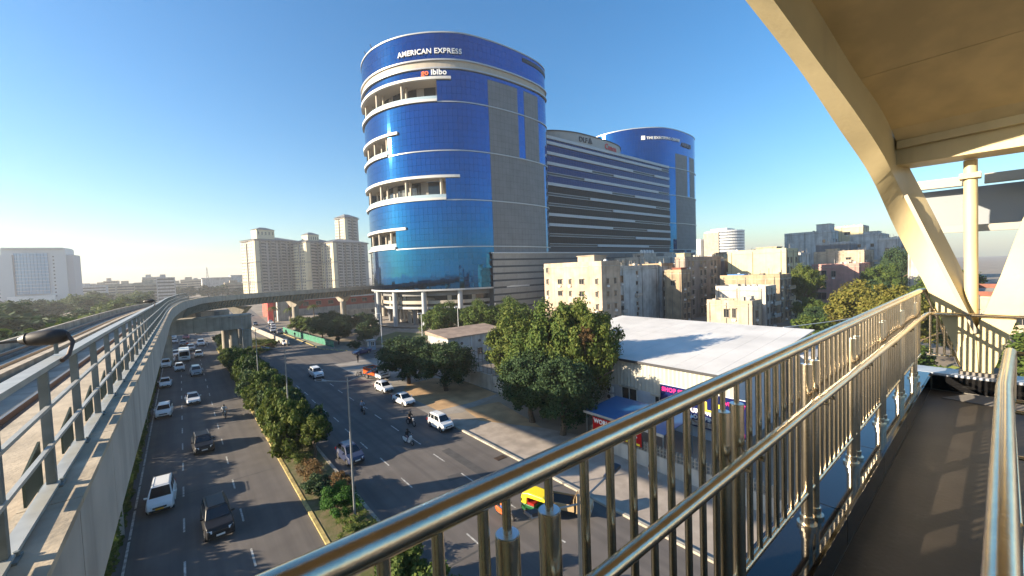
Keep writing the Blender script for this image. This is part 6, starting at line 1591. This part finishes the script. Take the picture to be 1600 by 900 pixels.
# far tree belt and roofs on the left
for i in range(30):
    y = 90 + 15 * i + md.uniform(-15, 15); x = md.uniform(-.225 * y, -13 - .015 * y)
    tree("tree", "hazy tree of the belt left of the railway", x, y, md.uniform(8, 13), md.uniform(7, 11), md.choice(['small', 'smalldark']), 1.5, group="hazy tree belt left of the railway", rzr=i)
for i in range(30):
    y = 34 + 6 * i + md.uniform(-6, 6); x = md.uniform(-.23 * y - 8, -14.5)
    tree("tree", "tree of the green strip beside the railway", x, y, min(md.uniform(6.5, 9.5), (abs(x) + 1.5) * .33), md.uniform(3.5, 5.5), md.choice(['med', 'smalldark', 'mid2', 'small']), 1.2, group="trees of the green strip beside the railway", rzr=i)
for i in range(22):
    x = -60 + 14 * i + md.uniform(-6, 6); y = 560 + md.uniform(-60, 120)
    tree("tree", "hazy tree of the far skyline beyond the railway", x, y, md.uniform(9, 14), md.uniform(9, 14), md.choice(['small', 'smalldark']), 1.5, group="far hazy trees beyond the railway", rzr=i)
fm_ = [W_pale, W_white, W_grey, W_buff]
for i in range(34):
    x = -190 + 13 * i + md.uniform(-5, 5); y = 620 + md.uniform(-80, 260); wdt = md.uniform(14, 34); hgt = md.uniform(16, 25) + (6 if md.random() < .15 else 0)
    o = empty("far_building", (x, y, 0), "low hazy building of the far skyline beyond the railway", "building", "low hazy buildings of the far skyline")
    m_ = md.choice(fm_); b = MB(); b.box(0, wdt, 0, 16, 0, hgt); b.build("wall", m_, o)
    b = MB(); b.box(wdt * .2, wdt * .5, 3, 9, hgt, hgt + md.uniform(2, 4)); b.build("roof_cabin", m_, o)
    b = MB()
    for f_ in range(int(hgt / 3.4)):
        b.box(.8, wdt - .8, -.1, -.01, 1.2 + 3.4 * f_, 2.6 + 3.4 * f_)
    b.build("window_band", winglass, o)
for x, y, wd, h, m_ in ((22, 640, 30, 22, W_pale), (54, 660, 70, 24.5, W_grey)):
    o = empty("far_hall", (x, y, 0), "wide hazy flat roofed hall %s" % ("left of the flats" if x < 40 else "directly behind the flats' left edge"), "building")
    b = MB(); b.box(0, wd, 0, 30, 0, h); b.build("wall", m_, o)
    b = MB(); b.box(-1, wd + 1, -1, 31, h, h + 1.2); b.build("roof", W_pale, o)
mast = empty("lattice_mast", (24, 560, 0), "thin lattice mast on the hazy skyline left of the flats", "mast")
b = MB()
for s in ((-1, -1), (1, -1), (1, 1), (-1, 1)): b.tube([(s[0] * 2.4, s[1] * 2.4, 0), (s[0] * .3, s[1] * .3, 34)], .2, 5)
for k in range(10):
    z = 3.3 * k; w0 = 2.4 - 2.1 * z / 34; w1 = 2.4 - 2.1 * (z + 3.3) / 34
    b.bar((-w0, -w0, z), (w1, -w1, z + 3.3), .2, .2); b.bar((w0, -w0, z), (-w1, -w1, z + 3.3), .2, .2)
b.build("frame", lampm, mast)
# overhead cable in front of the houses
cb = MB(); pts = [Vector((70, 21 - .45 * t, 7.9 - .5 * math.sin(math.pi * t / 24) - .06 * t * 0)) + Vector((t * 1.5, 0, .045 * t)) for t in range(0, 25)]
cb.tube(pts, .07, 5); tag(cb.build("cable", white_m), "pale sagging cable strung across the lane in front of the houses", "cable")
# city blocks across the road behind the camera, mirrored in the glass
cr_ = random.Random(4)
for i in range(20):
    x = -40 + 17 * i + cr_.uniform(-5, 5); y = -95 - cr_.uniform(0, 110); h = cr_.choice([14, 16, 18, 22, 26, 34, 44]); wdt = cr_.uniform(9, 17) if h < 40 else 9; m_ = cr_.choice([W_pale, W_white, W_grey, W_buff, W_brown])
    o = empty("city_block", (x, y, 0), "city block mirrored in the lower glass of the blue tower", "building", "city blocks mirrored in the blue glass")
    b = MB(); b.box(0, wdt, 0, 12, 0, h); b.build("wall", m_, o)
    b = MB(); b.box(wdt * .2, wdt * .5, 2, 8, h, h + 3); b.build("roof_cabin", m_, o)
    for f_ in range(int(h / 3.3)):
        b = MB(); b.box(1, wdt - 1, 12.01, 12.1, 1 + 3.3 * f_, 2.5 + 3.3 * f_); b.build("window_band", winglass, o)

# ================================================================ HAZE
HAZE = 0.0003
if HAZE:
    b = MB(); b.box(-3100, 3200, -3100, 3200, -1.0, 112.0)
    hz = b.build("haze", [], None)
    hm_ = bpy.data.materials.new("haze_air"); hm_.use_nodes = True
    N = hm_.node_tree.nodes; N.remove(N["Principled BSDF"])
    pv = N.new("ShaderNodeVolumePrincipled"); pv.inputs["Color"].default_value = (0.90, 0.92, 0.95, 1); pv.inputs["Density"].default_value = HAZE; pv.inputs["Anisotropy"].default_value = 0.25
    hm_.node_tree.links.new(pv.outputs[0], N["Material Output"].inputs["Volume"])
    hz.data.materials.append(hm_); tag(hz, kind='stuff')
